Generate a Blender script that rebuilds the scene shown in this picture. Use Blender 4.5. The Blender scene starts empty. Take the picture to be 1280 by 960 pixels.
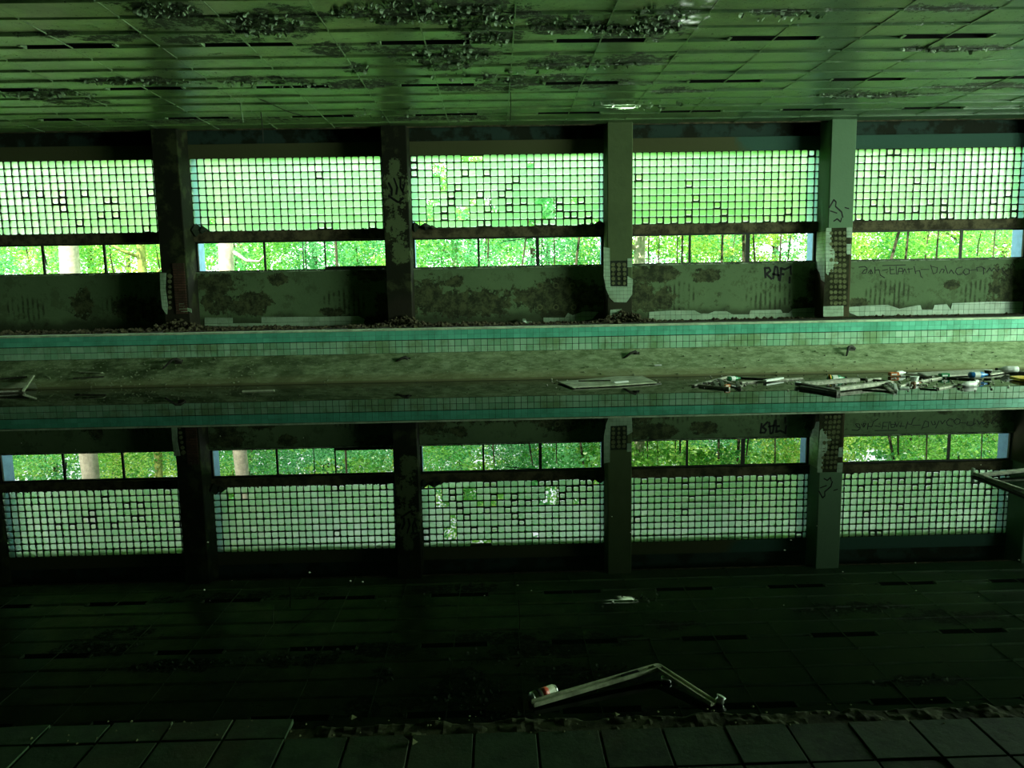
import bpy, bmesh, math, random
import numpy as np
from mathutils import Vector, Matrix, noise
random.seed(7)
R = random.Random(11)
SC = bpy.context.scene
COL = SC.collection

# ------------------------------------------------------------------ camera
H = 2.1                                     # camera height above the water (z = 0)
F = 950.2; PITCH, YAW, ROLL = [math.radians(v) for v in (-7.648, 1.137, 1.025)]
r0 = Vector((math.cos(YAW), -math.sin(YAW), 0))
fw = Vector((math.cos(PITCH)*math.sin(YAW), math.cos(PITCH)*math.cos(YAW), math.sin(PITCH)))
d0 = -(r0.cross(fw))
RT = math.cos(ROLL)*r0 + math.sin(ROLL)*d0
DN = -math.sin(ROLL)*r0 + math.cos(ROLL)*d0
cam = bpy.data.cameras.new('camera'); co = bpy.data.objects.new('camera', cam); COL.objects.link(co)
m = Matrix.Identity(4)
for i in range(3):
    m[i][0] = RT[i]; m[i][1] = -DN[i]; m[i][2] = -fw[i]
m[2][3] = H
co.matrix_world = m
cam.sensor_width = 36; cam.lens = F/1280*36; cam.clip_end = 400; cam.clip_start = .05
SC.camera = co
def ray(x, y):
    return (fw*F + RT*(x-640) + DN*(y-480)).normalized()
def W(x, y, z=0.0):                          # point of a pixel on a level plane
    d = ray(x, y); return Vector((0, 0, H)) + d*((z-H)/d.z)
def V(x, y, Y):                              # point of a pixel on a plane parallel to the window wall
    d = ray(x, y); return Vector((0, 0, H)) + d*(Y/d.y)

# ------------------------------------------------------------------ light
SC.view_settings.view_transform = 'Standard'; SC.view_settings.look = 'None'
SC.view_settings.gamma = 1; SC.view_settings.use_curve_mapping = False
SC.view_settings.exposure = 1.15
wd = bpy.data.worlds.new('sky'); SC.world = wd; wd.use_nodes = True
bg = wd.node_tree.nodes['Background']
bg.inputs[0].default_value = (.84, .97, .96, 1); bg.inputs[1].default_value = 3.3
sl = bpy.data.lights.new('sun', 'SUN'); sl.energy = 10; sl.angle = .009; sl.color = (1, .96, .82)
so = bpy.data.objects.new('sun', sl); COL.objects.link(so)
so.rotation_euler = Vector((.28, .55, -.82)).to_track_quat('-Z', 'Y').to_euler()
so.location = (-8, -10, 30)
def area(name, loc, direction, sx, sy, power, color):
    l = bpy.data.lights.new(name, 'AREA'); l.shape = 'RECTANGLE'; l.size = sx; l.size_y = sy; l.energy = power; l.color = color
    o = bpy.data.objects.new(name, l); COL.objects.link(o); o.location = loc
    l.spread = math.radians(130); o.rotation_euler = Vector(direction).to_track_quat('-Z', 'Y').to_euler(); return o
# daylight that falls in through the big opening of the end wall on the right
area('daylight_fill', (23.6, 9.2, 3.4), (-1, .12, -.3), 10, 3.4, 1200, (.70, 1, .68))
area('daylight_fill', (-22.9, 9.2, 3.7), (1, .12, -.05), 8, 4, 680, (.72, 1, .5))  # added fill lamp beyond the closed left wall, meant to brighten the left bays
# the sun thrown up on to the ceiling by a puddle outside
hit = W(778, 131, 6.22)
src = Vector((hit.x+2.1, 23.2, .78))
sp = bpy.data.lights.new('puddle_glint', 'SPOT'); sp.energy = 30000; sp.spot_size = math.radians(7.5); sp.spot_blend = .5
sp.shadow_soft_size = .02; sp.color = (.9, 1, .95)
sp.use_nodes = True                          # ripples break the reflected sun into streaks
ln = sp.node_tree.nodes; ll = sp.node_tree.links
tc = ln.new('ShaderNodeTexCoord'); mp_ = ln.new('ShaderNodeMapping'); mp_.inputs['Scale'].default_value = (9, 34, 12); mp_.inputs['Rotation'].default_value = (0, 0, .5)
tn = ln.new('ShaderNodeTexNoise'); tn.inputs['Scale'].default_value = 1.2; tn.inputs['Detail'].default_value = 3
mr = ln.new('ShaderNodeMapRange'); mr.inputs[1].default_value = .40; mr.inputs[2].default_value = .52
ll.new(tc.outputs['Normal'], mp_.inputs[0]); ll.new(mp_.outputs[0], tn.inputs['Vector']); ll.new(tn.outputs[0], mr.inputs[0]); ll.new(mr.outputs[0], ln['Emission'].inputs['Strength'])
po = bpy.data.objects.new('puddle_glint', sp); COL.objects.link(po); po.location = src
po.rotation_euler = (hit-src).to_track_quat('-Z', 'Y').to_euler()
hit2 = W(866, 20, 6.22)
p2 = sp.copy(); p2.energy = 9000; p2.spot_size = math.radians(2.6); p2.spot_blend = 1
for nd in p2.node_tree.nodes:
    if nd.type == 'MAPPING': nd.inputs['Scale'].default_value = (50, 160, 60)
    if nd.type == 'MAP_RANGE': nd.inputs[1].default_value = .52; nd.inputs[2].default_value = .66
q2 = bpy.data.objects.new('puddle_glint', p2); COL.objects.link(q2); q2.location = (hit2.x+1.2, 27.4, .78)
q2.rotation_euler = (hit2-q2.location).to_track_quat('-Z', 'Y').to_euler()
cy = SC.cycles
cy.use_denoising = True; cy.max_bounces = 10; cy.diffuse_bounces = 5; cy.glossy_bounces = 5
cy.transmission_bounces = 8; cy.transparent_max_bounces = 8
cy.sample_clamp_indirect = 6; cy.caustics_reflective = False; cy.caustics_refractive = True
cy.blur_glossy = .3

# ------------------------------------------------------------------ node helpers
class NT:
    def __init__(s, name):
        s.m = bpy.data.materials.new(name); s.m.use_nodes = True
        s.t = s.m.node_tree; s.n = s.t.nodes; s.b = s.n['Principled BSDF']; s.out = s.n['Material Output']
        s.geo = s.n.new('ShaderNodeNewGeometry'); s.pos = s.geo.outputs['Position']
        s.xyz = s.n.new('ShaderNodeSeparateXYZ'); s.l(s.pos, s.xyz.inputs[0])
    def l(s, a, b): s.t.links.new(a, b)
    def put(s, sock, v):
        if hasattr(v, 'links'): s.l(v, sock)
        elif isinstance(v, (tuple, list)): sock.default_value = (*v, 1) if len(v) == 3 and sock.type == 'RGBA' else v
        else: sock.default_value = v
    def math(s, op, a, b=0.0, c=0.0, clamp=False):
        n = s.n.new('ShaderNodeMath'); n.operation = op; n.use_clamp = clamp
        for i, v in enumerate((a, b, c)): s.put(n.inputs[i], v)
        return n.outputs[0]
    def noise(s, scale, detail=4, rough=.6, vec=None, dist=0):
        n = s.n.new('ShaderNodeTexNoise'); n.inputs['Scale'].default_value = scale; n.inputs['Detail'].default_value = detail
        n.inputs['Roughness'].default_value = rough; n.inputs['Distortion'].default_value = dist
        s.l(vec or s.pos, n.inputs['Vector']); return n.outputs[0]
    def scaled(s, v):
        n = s.n.new('ShaderNodeMapping'); n.inputs['Scale'].default_value = v; s.l(s.pos, n.inputs[0]); return n.outputs[0]
    def ramp(s, v, lo, hi, a=0.0, b=1.0):
        n = s.n.new('ShaderNodeMapRange'); n.interpolation_type = 'SMOOTHSTEP'
        s.put(n.inputs[0], v); s.put(n.inputs[1], lo); s.put(n.inputs[2], hi); s.put(n.inputs[3], a); s.put(n.inputs[4], b)
        return n.outputs[0]
    def mix(s, f, a, b):
        n = s.n.new('ShaderNodeMix'); n.data_type = 'RGBA'; s.put(n.inputs[0], f); s.put(n.inputs[6], a); s.put(n.inputs[7], b); return n.outputs[2]
    def bump(s, h, st=.3, d=.02):
        n = s.n.new('ShaderNodeBump'); n.inputs['Strength'].default_value = st; n.inputs['Distance'].default_value = d
        s.l(h, n.inputs['Height']); s.l(n.outputs[0], s.b.inputs['Normal'])
    def rnd(s):                                # per mesh island
        return s.geo.outputs['Random Per Island']
    def orand(s):
        n = s.n.new('ShaderNodeObjectInfo'); return n.outputs['Random']
    def patches(s, plist, amp=.5, nscale=1.6, axes='XZ', soft=.12):
        """union of noise-edged ellipses (u, v, ru, rv) in world metres"""
        nz = s.math('MULTIPLY', s.math('SUBTRACT', s.noise(nscale, 8, .75), .5), amp*7)
        a, b = s.xyz.outputs[axes[0]], s.xyz.outputs[axes[1]]
        acc = None
        for (u, v, ru, rv) in plist:
            du = s.math('MULTIPLY', s.math('SUBTRACT', a, u), 1/ru); dv = s.math('MULTIPLY', s.math('SUBTRACT', b, v), 1/rv)
            d = s.math('MULTIPLY_ADD', du, du, s.math('MULTIPLY', dv, dv))
            acc = d if acc is None else s.math('MINIMUM', acc, d)
        return s.ramp(s.math('ADD', acc, nz), 1-soft, 1+soft, 1.0, 0.0)
    def fin(s, color=None, rough=.8, spec=.3, metal=0.0):
        if color is not None: s.put(s.b.inputs['Base Color'], color)
        s.put(s.b.inputs['Roughness'], rough); s.b.inputs['Specular IOR Level'].default_value = spec
        s.b.inputs['Metallic'].default_value = metal
        return s.m
def simple(name, col, rough=.7, spec=.3, metal=0.0, var=.35, scale=6.0):
    t = NT(name); f = t.noise(scale, 5, .7)
    dark = tuple(c*(1-var) for c in col)
    t.bump(f, .25, .01)
    return t.fin(t.mix(t.ramp(f, .35, .65), dark, col), rough, spec, metal)

def wall_px(lst, Y):
    out = []
    for (x0, y0, x1, y1) in lst:
        a = V(x0, y0, Y); b = V(x1, y1, Y)
        out.append(((a.x+b.x)/2, (a.z+b.z)/2, abs(b.x-a.x)/2, abs(a.z-b.z)/2))
    return out
def ceil_px(lst, Z):
    out = []
    for (x, y, rx, ry) in lst:
        c = W(x, y, Z); e = W(x+rx, y, Z); f0 = W(x, y-ry, Z); f1 = W(x, y+ry, Z)
        out.append((c.x, (f0.y+f1.y)/2, abs(e.x-c.x), abs(f1.y-f0.y)/2))
    return out

# ------------------------------------------------------------------ mesh helpers
class MB:
    def __init__(s): s.v = []; s.f = []
    def add(s, vs, fs):
        k = len(s.v); s.v += [tuple(v) for v in vs]; s.f += [tuple(i+k for i in f) for f in fs]; return s
    def box(s, x0, x1, y0, y1, z0, z1):
        return s.add([(x0,y0,z0),(x1,y0,z0),(x1,y1,z0),(x0,y1,z0),(x0,y0,z1),(x1,y0,z1),(x1,y1,z1),(x0,y1,z1)],
                     [(0,3,2,1),(4,5,6,7),(0,1,5,4),(1,2,6,5),(2,3,7,6),(3,0,4,7)])
    def bar(s, p, q, w, h, up=(0,0,1), ch=0.0):
        p, q = Vector(p), Vector(q); d = (q-p).normalized(); u = Vector(up)
        if abs(d.dot(u)) > .98: u = Vector((1,0,0))
        a = d.cross(u).normalized()*w/2; b = a.cross(d).normalized()*h/2
        return s.add([p-a-b,p+a-b,p+a+b,p-a+b,q-a-b,q+a-b,q+a+b,q-a+b],
                     [(0,1,2,3),(7,6,5,4),(0,4,5,1),(1,5,6,2),(2,6,7,3),(3,7,4,0)])
    def tube(s, pts, rad, n=8):
        pts = [Vector(p) for p in pts]
        rad = rad if isinstance(rad, (list, tuple)) else [rad]*len(pts)
        k = len(s.v); prev = None
        for i, p in enumerate(pts):
            d = (pts[min(i+1, len(pts)-1)]-pts[max(i-1, 0)]).normalized()
            if prev is None:
                u = d.cross(Vector((0,0,1)));  u = u if u.length > .1 else d.cross(Vector((1,0,0)))
            else: u = prev - d*prev.dot(d)
            u.normalize(); prev = u; w = d.cross(u)
            for j in range(n):
                a = 2*math.pi*j/n; s.v.append(tuple(p+(u*math.cos(a)+w*math.sin(a))*rad[i]))
        for i in range(len(pts)-1):
            for j in range(n):
                s.f.append((k+i*n+j, k+i*n+(j+1)%n, k+(i+1)*n+(j+1)%n, k+(i+1)*n+j))
        s.f.append(tuple(k+j for j in range(n))[::-1]); s.f.append(tuple(k+(len(pts)-1)*n+j for j in range(n)))
        return s
    def prism(s, poly, fn, t):                 # outline in 2-D, fn(u, v, depth) -> point
        n = len(poly); k = len(s.v)
        s.v += [tuple(fn(u, v, 0)) for u, v in poly] + [tuple(fn(u, v, t)) for u, v in poly]
        s.f.append(tuple(k+i for i in range(n))); s.f.append(tuple(k+n+i for i in range(n))[::-1])
        for i in range(n): s.f.append((k+i, k+n+i, k+n+(i+1)%n, k+(i+1)%n))
        return s
    def chunk(s, c, r, rr=R):
        c = Vector(c); q = [Vector((rr.uniform(-1,1), rr.uniform(-1,1), rr.uniform(-.6,.6))) for _ in range(3)]
        vs = []
        for a in ((1,0,0),(-1,0,0),(0,1,0),(0,-1,0),(0,0,.7),(0,0,-.7)):
            vs.append(c + (Vector(a)*rr.uniform(.6,1.1)+q[0]*.25)*r)
        return s.add(vs, [(0,2,4),(2,1,4),(1,3,4),(3,0,4),(2,0,5),(1,2,5),(3,1,5),(0,3,5)])
    def mesh(s, name, mat, fix=True, smooth=False):
        me = bpy.data.meshes.new(name); me.from_pydata(s.v, [], s.f)
        if fix:
            b = bmesh.new(); b.from_mesh(me); bmesh.ops.recalc_face_normals(b, faces=b.faces); b.to_mesh(me); b.free()
        if mat:
            for q in (mat if isinstance(mat, list) else [mat]): me.materials.append(q)
        if smooth:
            for p in me.polygons: p.use_smooth = True
        return me
    def obj(s, name, mat, parent=None, **k):
        return link(name, s.mesh(name, mat, **k), parent)
def link(name, me, parent=None, loc=None):
    o = bpy.data.objects.new(name, me); COL.objects.link(o)
    if parent: o.parent = parent
    if loc is not None: o.location = loc
    return o
def tag(o, label=None, cat=None, group=None, kind=None):
    if label: o['label'] = label
    if cat: o['category'] = cat
    if group: o['group'] = group
    if kind: o['kind'] = kind
    return o
def empty(name, loc=(0,0,0), rz=0):
    o = bpy.data.objects.new(name, None); COL.objects.link(o); o.location = loc; o.rotation_euler.z = rz
    o.empty_display_size = .1; return o
def bevel(o, w, seg=1):
    md = o.modifiers.new('bevel', 'BEVEL'); md.width = w; md.segments = seg; md.limit_method = 'ANGLE'; return o
def clip(poly, x0, x1, y0, y1):
    for ax, lim, sg in ((0,x0,1),(0,x1,-1),(1,y0,1),(1,y1,-1)):
        out = []
        for i in range(len(poly)):
            a, b = poly[i-1], poly[i]; ia = (a[ax]-lim)*sg >= 0; ib = (b[ax]-lim)*sg >= 0
            if ia != ib:
                t = (lim-a[ax])/(b[ax]-a[ax]); out.append((a[0]+(b[0]-a[0])*t, a[1]+(b[1]-a[1])*t))
            if ib: out.append(b)
        poly = out
        if len(poly) < 3: return []
    ar = sum(poly[i-1][0]*poly[i][1]-poly[i][0]*poly[i-1][1] for i in range(len(poly)))/2
    return poly if abs(ar) > 2e-4 else []
def tiles_in(mb, poly, pitch, fn, t, gap=.008, ox=0, oy=0, py=None):
    py = py or pitch
    xs = [p[0] for p in poly]; ys = [p[1] for p in poly]
    i0 = math.floor((min(xs)-ox)/pitch); i1 = math.ceil((max(xs)-ox)/pitch)
    j0 = math.floor((min(ys)-oy)/py); j1 = math.ceil((max(ys)-oy)/py)
    for i in range(i0, i1):
        for j in range(j0, j1):
            c = clip(poly, ox+i*pitch+gap/2, ox+(i+1)*pitch-gap/2, oy+j*py+gap/2, oy+(j+1)*py-gap/2)
            if c: mb.prism(c, fn, t+R.uniform(-.002, .002))
    return mb

# ------------------------------------------------------------------ dimensions
YW = 21.5; YP = 20.8                         # wall plane, pillar front
PX = [-14.6+6*k for k in range(6)]           # pillar centres; windows between
PXA = [-20.6]+PX+[21.4]
PWD = .34
ZG0, ZG1 = 3.62, 5.58; ZS0, ZS1 = 2.52, 3.35
ZD = 1.07; YR = 17.4; ZC = 6.24
XL, XR = -20.6, 21.4
CW = .1962

# ------------------------------------------------------------------ materials
def mat_wall():
    t = NT('wall_plaster')
    stain_shade = t.patches(wall_px([(85,362,118,398),(140,372,205,402),(246,340,300,368),(250,365,300,392),(286,366,338,394),
        (335,340,362,356),(468,362,500,400),(455,395,500,405),(505,345,560,392),(520,362,650,395),(560,345,580,360),
        (640,350,760,392),(785,330,850,352),(782,355,830,392),(815,358,845,385),(1010,330,1035,390),(990,372,1020,390),  # among the stains, the patch beside the pale pillar paints in its shade
        (862,335,900,352),(1180,350,1200,362),(1240,330,1290,395),(1060,372,1085,384),(440,335,490,350),(395,385,430,395)], YW), .8, 3.6)
    fine = t.ramp(t.noise(3.5, 8, .75), .56, .62)
    blot = t.math('MAXIMUM', t.math('MULTIPLY', fine, t.ramp(t.noise(.7, 3), .42, .55)), t.math('MULTIPLY', t.ramp(t.noise(1.6, 9, .8), .54, .57), .55))
    st = None                                 # soot left between the ribs of the old radiators
    wave = t.ramp(t.math('SINE', t.math('MULTIPLY_ADD', t.xyz.outputs['X'], 46, t.math('MULTIPLY', t.noise(3), 3))), -.2, .7)
    box = t.patches(wall_px([(5,370,60,402),(124,368,205,402),(292,364,338,396),(400,362,460,396),(820,352,870,388),(932,352,992,388),
        (1082,350,1140,385),(1200,350,1262,385)], YW), .12, 3, soft=.25)
    rows = t.math('MULTIPLY', wave, t.math('MULTIPLY', box, t.ramp(t.noise(5, 4), .35, .6)))
    low_dark = t.ramp(t.math('ADD', t.xyz.outputs['Z'], t.math('MULTIPLY', t.noise(1.3, 5), .5)), 1.35, 1.65, .75, 0.0)  # darker towards the foot of the wall
    up = t.ramp(t.xyz.outputs['Z'], 5.93, 5.97)
    c = t.mix(t.noise(.9, 4), (.10,.165,.08), (.175,.265,.125))
    c = t.mix(t.math('MULTIPLY', blot, .7), c, (.05,.06,.03))
    c = t.mix(t.math('MULTIPLY', rows, .75), c, (.03,.035,.018))
    c = t.mix(t.math('MULTIPLY', stain_shade, .9), c, t.mix(t.ramp(t.noise(4, 8, .8), .42, .6), (.018,.02,.01), (.10,.115,.05)))
    c = t.mix(low_dark, c, (.022,.024,.012))
    lint = t.ramp(t.xyz.outputs['Z'], 5.5, 5.6)
    c = t.mix(lint, c, t.mix(t.ramp(t.math('ADD', t.xyz.outputs['X'], t.math('MULTIPLY', t.noise(1.5), 1.5)), 7.4, 7.9), (.085,.095,.04), (.05,.12,.085)))
    c = t.mix(up, c, t.mix(t.ramp(t.noise(1.2, 5), .45, .55), (.015,.02,.01), (.03,.06,.045)))  # shade of the recess above the lintel, put into the colour
    t.bump(t.math('ADD', t.noise(9, 6), t.math('MULTIPLY', stain_shade, -1.0)), .5, .02)
    return t.fin(c, .85, .2)
def mat_pillar():
    t = NT('pillar_concrete')
    x = t.xyz.outputs['X']; z = t.xyz.outputs['Z']
    base = t.mix(t.noise(2.0, 6), (.065,.095,.04), (.12,.165,.07))
    painted = t.mix(t.noise(1.4, 4), (.13,.23,.13), (.16,.27,.15))
    base = t.mix(t.ramp(x, 8.2, 8.4), base, painted)
    left_shade = t.ramp(x, -1.7, -1.6, 1.0, 0.0)  # weaker light on the left pillars is put into their colour
    base = t.mix(t.math('MULTIPLY', left_shade, .95), base, t.mix(t.ramp(t.noise(2.2, 6), .5, .65), (.008,.008,.004), (.04,.05,.018)))
    low = t.math('MULTIPLY', t.ramp(z, 3.3, 3.36, 1.0, 0.0), t.ramp(x, 8.2, 8.4))
    base = t.mix(low, base, (.07,.06,.03))
    pl = t.patches(wall_px([(480,218,510,262),(484,262,508,300),(484,200,500,220),(488,300,512,330)], YP), 1.2, 7)
    base = t.mix(t.math('MULTIPLY', pl, .8), base, (.13,.18,.08))
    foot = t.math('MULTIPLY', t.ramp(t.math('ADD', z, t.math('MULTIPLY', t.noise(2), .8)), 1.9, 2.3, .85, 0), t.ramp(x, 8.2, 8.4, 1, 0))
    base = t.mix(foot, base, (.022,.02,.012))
    t.bump(t.noise(8, 7), .5, .02)
    return t.fin(base, .85, .2)
def mat_ceiling():
    t = NT('ceiling_paint')
    peel = t.patches(ceil_px([(205,10,45,12),(140,47,40,5),(320,30,55,16),(262,48,60,6),(70,43,40,5),(170,101,80,4),(500,16,80,14),(590,14,60,20),
        (560,70,55,14),(520,62,70,4),(610,45,40,8),(700,30,50,10),(790,38,60,8),(830,30,30,20),(800,74,35,6),(700,78,40,8),(40,116,60,5),(100,128,50,4),
        (330,100,90,4),(440,84,16,7),(450,105,60,5),(980,15,40,4),(1180,10,60,5),(1200,60,50,4),(1090,118,60,4),(1230,108,60,5),(600,110,60,4),(560,148,60,3),
        (260,150,90,3),(850,112,30,5),(240,30,70,8),(420,60,40,8),(660,100,60,6),(730,105,60,5),(380,20,40,12)], ZC), 1.7, 2.2, 'XY', .35)
    sp = t.ramp(t.noise(2.6, 8, .8), .60, .64)
    sp = t.math('MULTIPLY', sp, t.ramp(t.noise(.5, 3), .4, .6))
    rag = t.ramp(t.noise(7, 7, .8), .40, .50)
    fine = t.math('MULTIPLY', t.ramp(t.noise(13, 5, .75), .60, .64), t.ramp(t.noise(1.1, 3), .42, .56))
    mask = t.math('MAXIMUM', t.math('MAXIMUM', t.math('MULTIPLY', peel, rag), sp), fine)
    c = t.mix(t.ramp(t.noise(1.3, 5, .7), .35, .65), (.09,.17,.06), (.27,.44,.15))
    c = t.mix(t.ramp(t.xyz.outputs['X'], -1, 7, 0, .75), c, (.075,.15,.085))  # dimmer light on the right of the ceiling, painted into its colour
    c = t.mix(t.math('MULTIPLY', t.orand(), .35), c, (.12,.22,.08))
    c = t.mix(t.math('MULTIPLY', mask, .92), c, t.mix(t.noise(9, 4), (.022,.03,.014), (.07,.085,.045)))
    t.bump(t.math('ADD', t.noise(1.5, 3), t.math('MULTIPLY', mask, -.8)), .45, .03)
    r = t.ramp(mask, 0, 1, .30, .9)
    return t.fin(c, r, .9)
def mat_tiles(name, a, b, dirt, amt=.5, gloss=.3, lowz=None):
    t = NT(name)
    c = t.mix(t.rnd(), a, b)
    d = t.math('MULTIPLY', t.ramp(t.noise(1.7, 7, .7), .42, .65), amt)
    c = t.mix(d, c, dirt)
    t.bump(t.noise(20, 3), .1, .004)
    return t.fin(c, gloss, .5)
def mat_slope():
    t = NT('slope_concrete')
    n = t.noise(4.0, 9, .8, t.scaled((.8, 1.6, 1.6)))
    c = t.mix(t.ramp(n, .35, .68), (.15,.22,.09), (.50,.60,.36))
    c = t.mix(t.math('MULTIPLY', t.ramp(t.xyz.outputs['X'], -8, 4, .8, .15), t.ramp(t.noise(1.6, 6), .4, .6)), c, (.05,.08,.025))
    c = t.mix(t.ramp(t.noise(14, 3, .6), .66, .7), c, (.55,.62,.45))
    low = t.ramp(t.math('ADD', t.xyz.outputs['Z'], t.math('MULTIPLY', t.noise(2.5, 4), .04)), .035, .075, .9, 0)
    c = t.mix(low, c, (.035,.025,.01))
    band = t.ramp(t.xyz.outputs['Z'], .08, .2, .5, 0)
    c = t.mix(band, c, (.26,.26,.12))
    t.bump(n, .5, .015)
    return t.fin(c, .8, .3)
def mat_glass(name, rough, tint_a, tint_b, dirt=.4):
    t = NT(name)
    f = t.orand()
    c = t.mix(f, tint_a, tint_b)
    z = t.xyz.outputs['Z']
    d = t.math('MULTIPLY', t.ramp(t.noise(.9, 4), .5, .75), dirt)
    c = t.mix(d, c, (.45,.75,.48))
    t.b.inputs['Transmission Weight'].default_value = 1.0; t.b.inputs['IOR'].default_value = 1.45
    return t.fin(c, rough, .4)
def mat_leaf(name, a, b, c3):
    t = NT(name)
    r = t.rnd()
    c = t.mix(r, a, b); c = t.mix(t.ramp(t.noise(.35, 2), .5, .62), c, c3)
    d = t.n.new('ShaderNodeBsdfTranslucent'); t.l(c, d.inputs[0])
    t.fin(c, .35, .6)
    mx = t.n.new('ShaderNodeMixShader'); mx.inputs[0].default_value = .45
    t.l(t.b.outputs[0], mx.inputs[1]); t.l(d.outputs[0], mx.inputs[2]); t.l(mx.outputs[0], t.out.inputs[0])
    return t.m
M = {}
M['wall'] = mat_wall(); M['pillar'] = mat_pillar(); M['ceiling'] = mat_ceiling()
M['aqua'] = mat_tiles('turquoise_tile', (.12,.56,.38), (.18,.70,.50), (.07,.28,.16), .5, .3)
M['pale'] = mat_tiles('pale_green_tile', (.26,.56,.34), (.46,.74,.52), (.18,.28,.09), .7, .35)
M['white_tile'] = mat_tiles('white_tile', (.34,.50,.34), (.46,.62,.44), (.18,.24,.12), .5, .35)
M['grout'] = simple('dark_grout', (.05,.09,.05), .9, .1)
M['mortar'] = simple('dark_mortar', (.035,.05,.03), .9, .1)
M['slope'] = mat_slope()
M['coping'] = simple('pale_coping', (.70,.84,.58), .7, .3, 0, .4, 3)
M['deck_dirt'] = simple('dirty_deck', (.045,.05,.025), .95, .1, 0, .6, 3)
M['rubble'] = simple('rubble', (.12,.11,.06), .95, .1, 0, .7, 12)
M['floor_tile'] = None
M['dark'] = simple('dark_plaster', (.035,.045,.03), .95, .1)
M['end_wall'] = simple('end_wall_paint', (.06,.12,.09), .85, .2, 0, .5, 1)
M['frame'] = simple('black_steel_frame', (.03,.035,.025), .6, .4, 0, .5, 20)
M['sill'] = simple('chipped_sill', (.32,.42,.27), .85, .2, 0, .85, 5)
M['transom'] = simple('rusty_concrete_transom', (.15,.13,.07), .9, .2, 0, .75, 4)
M['trough'] = simple('black_trough', (.008,.009,.007), .9, .1)
M['rail'] = simple('ceiling_rail', (.30,.45,.24), .45, .5, 0, .5, 5)
M['fin'] = simple('sky_tinted_render', (.30,.55,.78), .8, .2, 0, .2, 4)  # blue skylight on the piers is put into this colour
M['brick'] = mat_tiles('dark_brick', (.06,.025,.014), (.10,.045,.025), (.02,.02,.01), .6, .9)
M['dab'] = simple('mortar_dab', (.17,.19,.09), .9, .1)
M['black_paint'] = simple('black_spray_paint', (.006,.007,.006), .6, .3)
M['glass'] = mat_glass('glass_block', .5, (.56,.84,.60), (.84,.98,.84))
M['glass_clear'] = mat_glass('clear_glass_block', .3, (.92,1,.92), (1,1,1), .1)
M['wood'] = simple('pale_weathered_wood', (.55,.55,.45), .75, .3, 0, .5, 14)
M['board'] = simple('pale_hardboard', (.50,.56,.38), .7, .3, 0, .45, 4)
M['wood_dark'] = simple('wet_dark_wood', (.07,.07,.045), .6, .4, 0, .6, 10)
M['enamel'] = simple('dirty_cream_enamel', (.50,.54,.36), .5, .4, 0, .5, 9)
M['white'] = simple('white_plastic', (.80,.84,.80), .4, .5, 0, .15, 9)
M['blue'] = simple('blue_plastic', (.03,.22,.62), .3, .5, 0, .2, 9)
M['orange'] = simple('orange_plastic', (.75,.20,.05), .5, .4, 0, .3, 9)
M['yellow'] = simple('yellow_plastic', (.95,.55,.04), .5, .4, 0, .2, 9)
M['green'] = simple('green_glass', (.03,.25,.10), .2, .6, 0, .3, 9)
M['brown'] = simple('brown_plastic', (.25,.12,.05), .5, .4, 0, .3, 9)
M['red'] = simple('red_print', (.55,.06,.03), .4, .5, 0, .2, 30)
M['metal'] = simple('dull_aluminium', (.62,.65,.60), .3, .5, .8, .2, 20)
M['rust'] = simple('dark_rusted_iron', (.03,.03,.02), .7, .4, 0, .5, 20)
t_ = NT('clear_plastic'); t_.b.inputs['Transmission Weight'].default_value = 1; t_.b.inputs['IOR'].default_value = 1.4
M['clear'] = t_.fin((.9,1,.93), .06, .6)
t_ = NT('pool_water'); t_.b.inputs['IOR'].default_value = 1.21
t_.bump(t_.noise(1.2, 2), .015, .004)
M['water'] = t_.fin((.0015,.004,.002), 0.0, .5)
def mat_floor():
    t = NT('near_deck_tile')
    n = t.noise(14, 8, .75); m2 = t.noise(2.5, 4)
    c = t.mix(t.ramp(n, .35, .65), (.010,.022,.008), (.030,.060,.022))
    c = t.mix(t.math('MULTIPLY', t.orand(), .5), c, (.03,.075,.03))
    c = t.mix(t.ramp(m2, .5, .7, 0, .5), c, (.06,.055,.025))
    t.bump(n, .5, .006)
    return t.fin(c, .8, .25)
M['floor_tile'] = mat_floor()
M['rough_mortar'] = simple('crumbled_mortar_bed', (.065,.075,.035), .95, .1, 0, .7, 16)
M['leaf1'] = mat_leaf('leaf_bright', (.10,.40,.05), (.30,.60,.10), (.10,.42,.12))
M['leaf2'] = mat_leaf('leaf_cool', (.05,.30,.10), (.18,.52,.20), (.10,.40,.06))
M['leaf3'] = mat_leaf('leaf_yellow', (.22,.46,.05), (.50,.66,.12), (.14,.46,.08))
M['bark_pale'] = simple('pale_bark', (.50,.48,.34), .85, .2, 0, .35, 5)
M['bark_dark'] = simple('dark_bark', (.07,.07,.04), .9, .1, 0, .5, 8)
M['bark_green'] = simple('mossy_bark', (.32,.40,.10), .9, .1, 0, .5, 6)
M['ground'] = simple('leaf_litter', (.16,.24,.07), .95, .1, 0, .6, 2)

def structure(name): 
    o = empty(name); o['kind'] = 'structure'; return o

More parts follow.
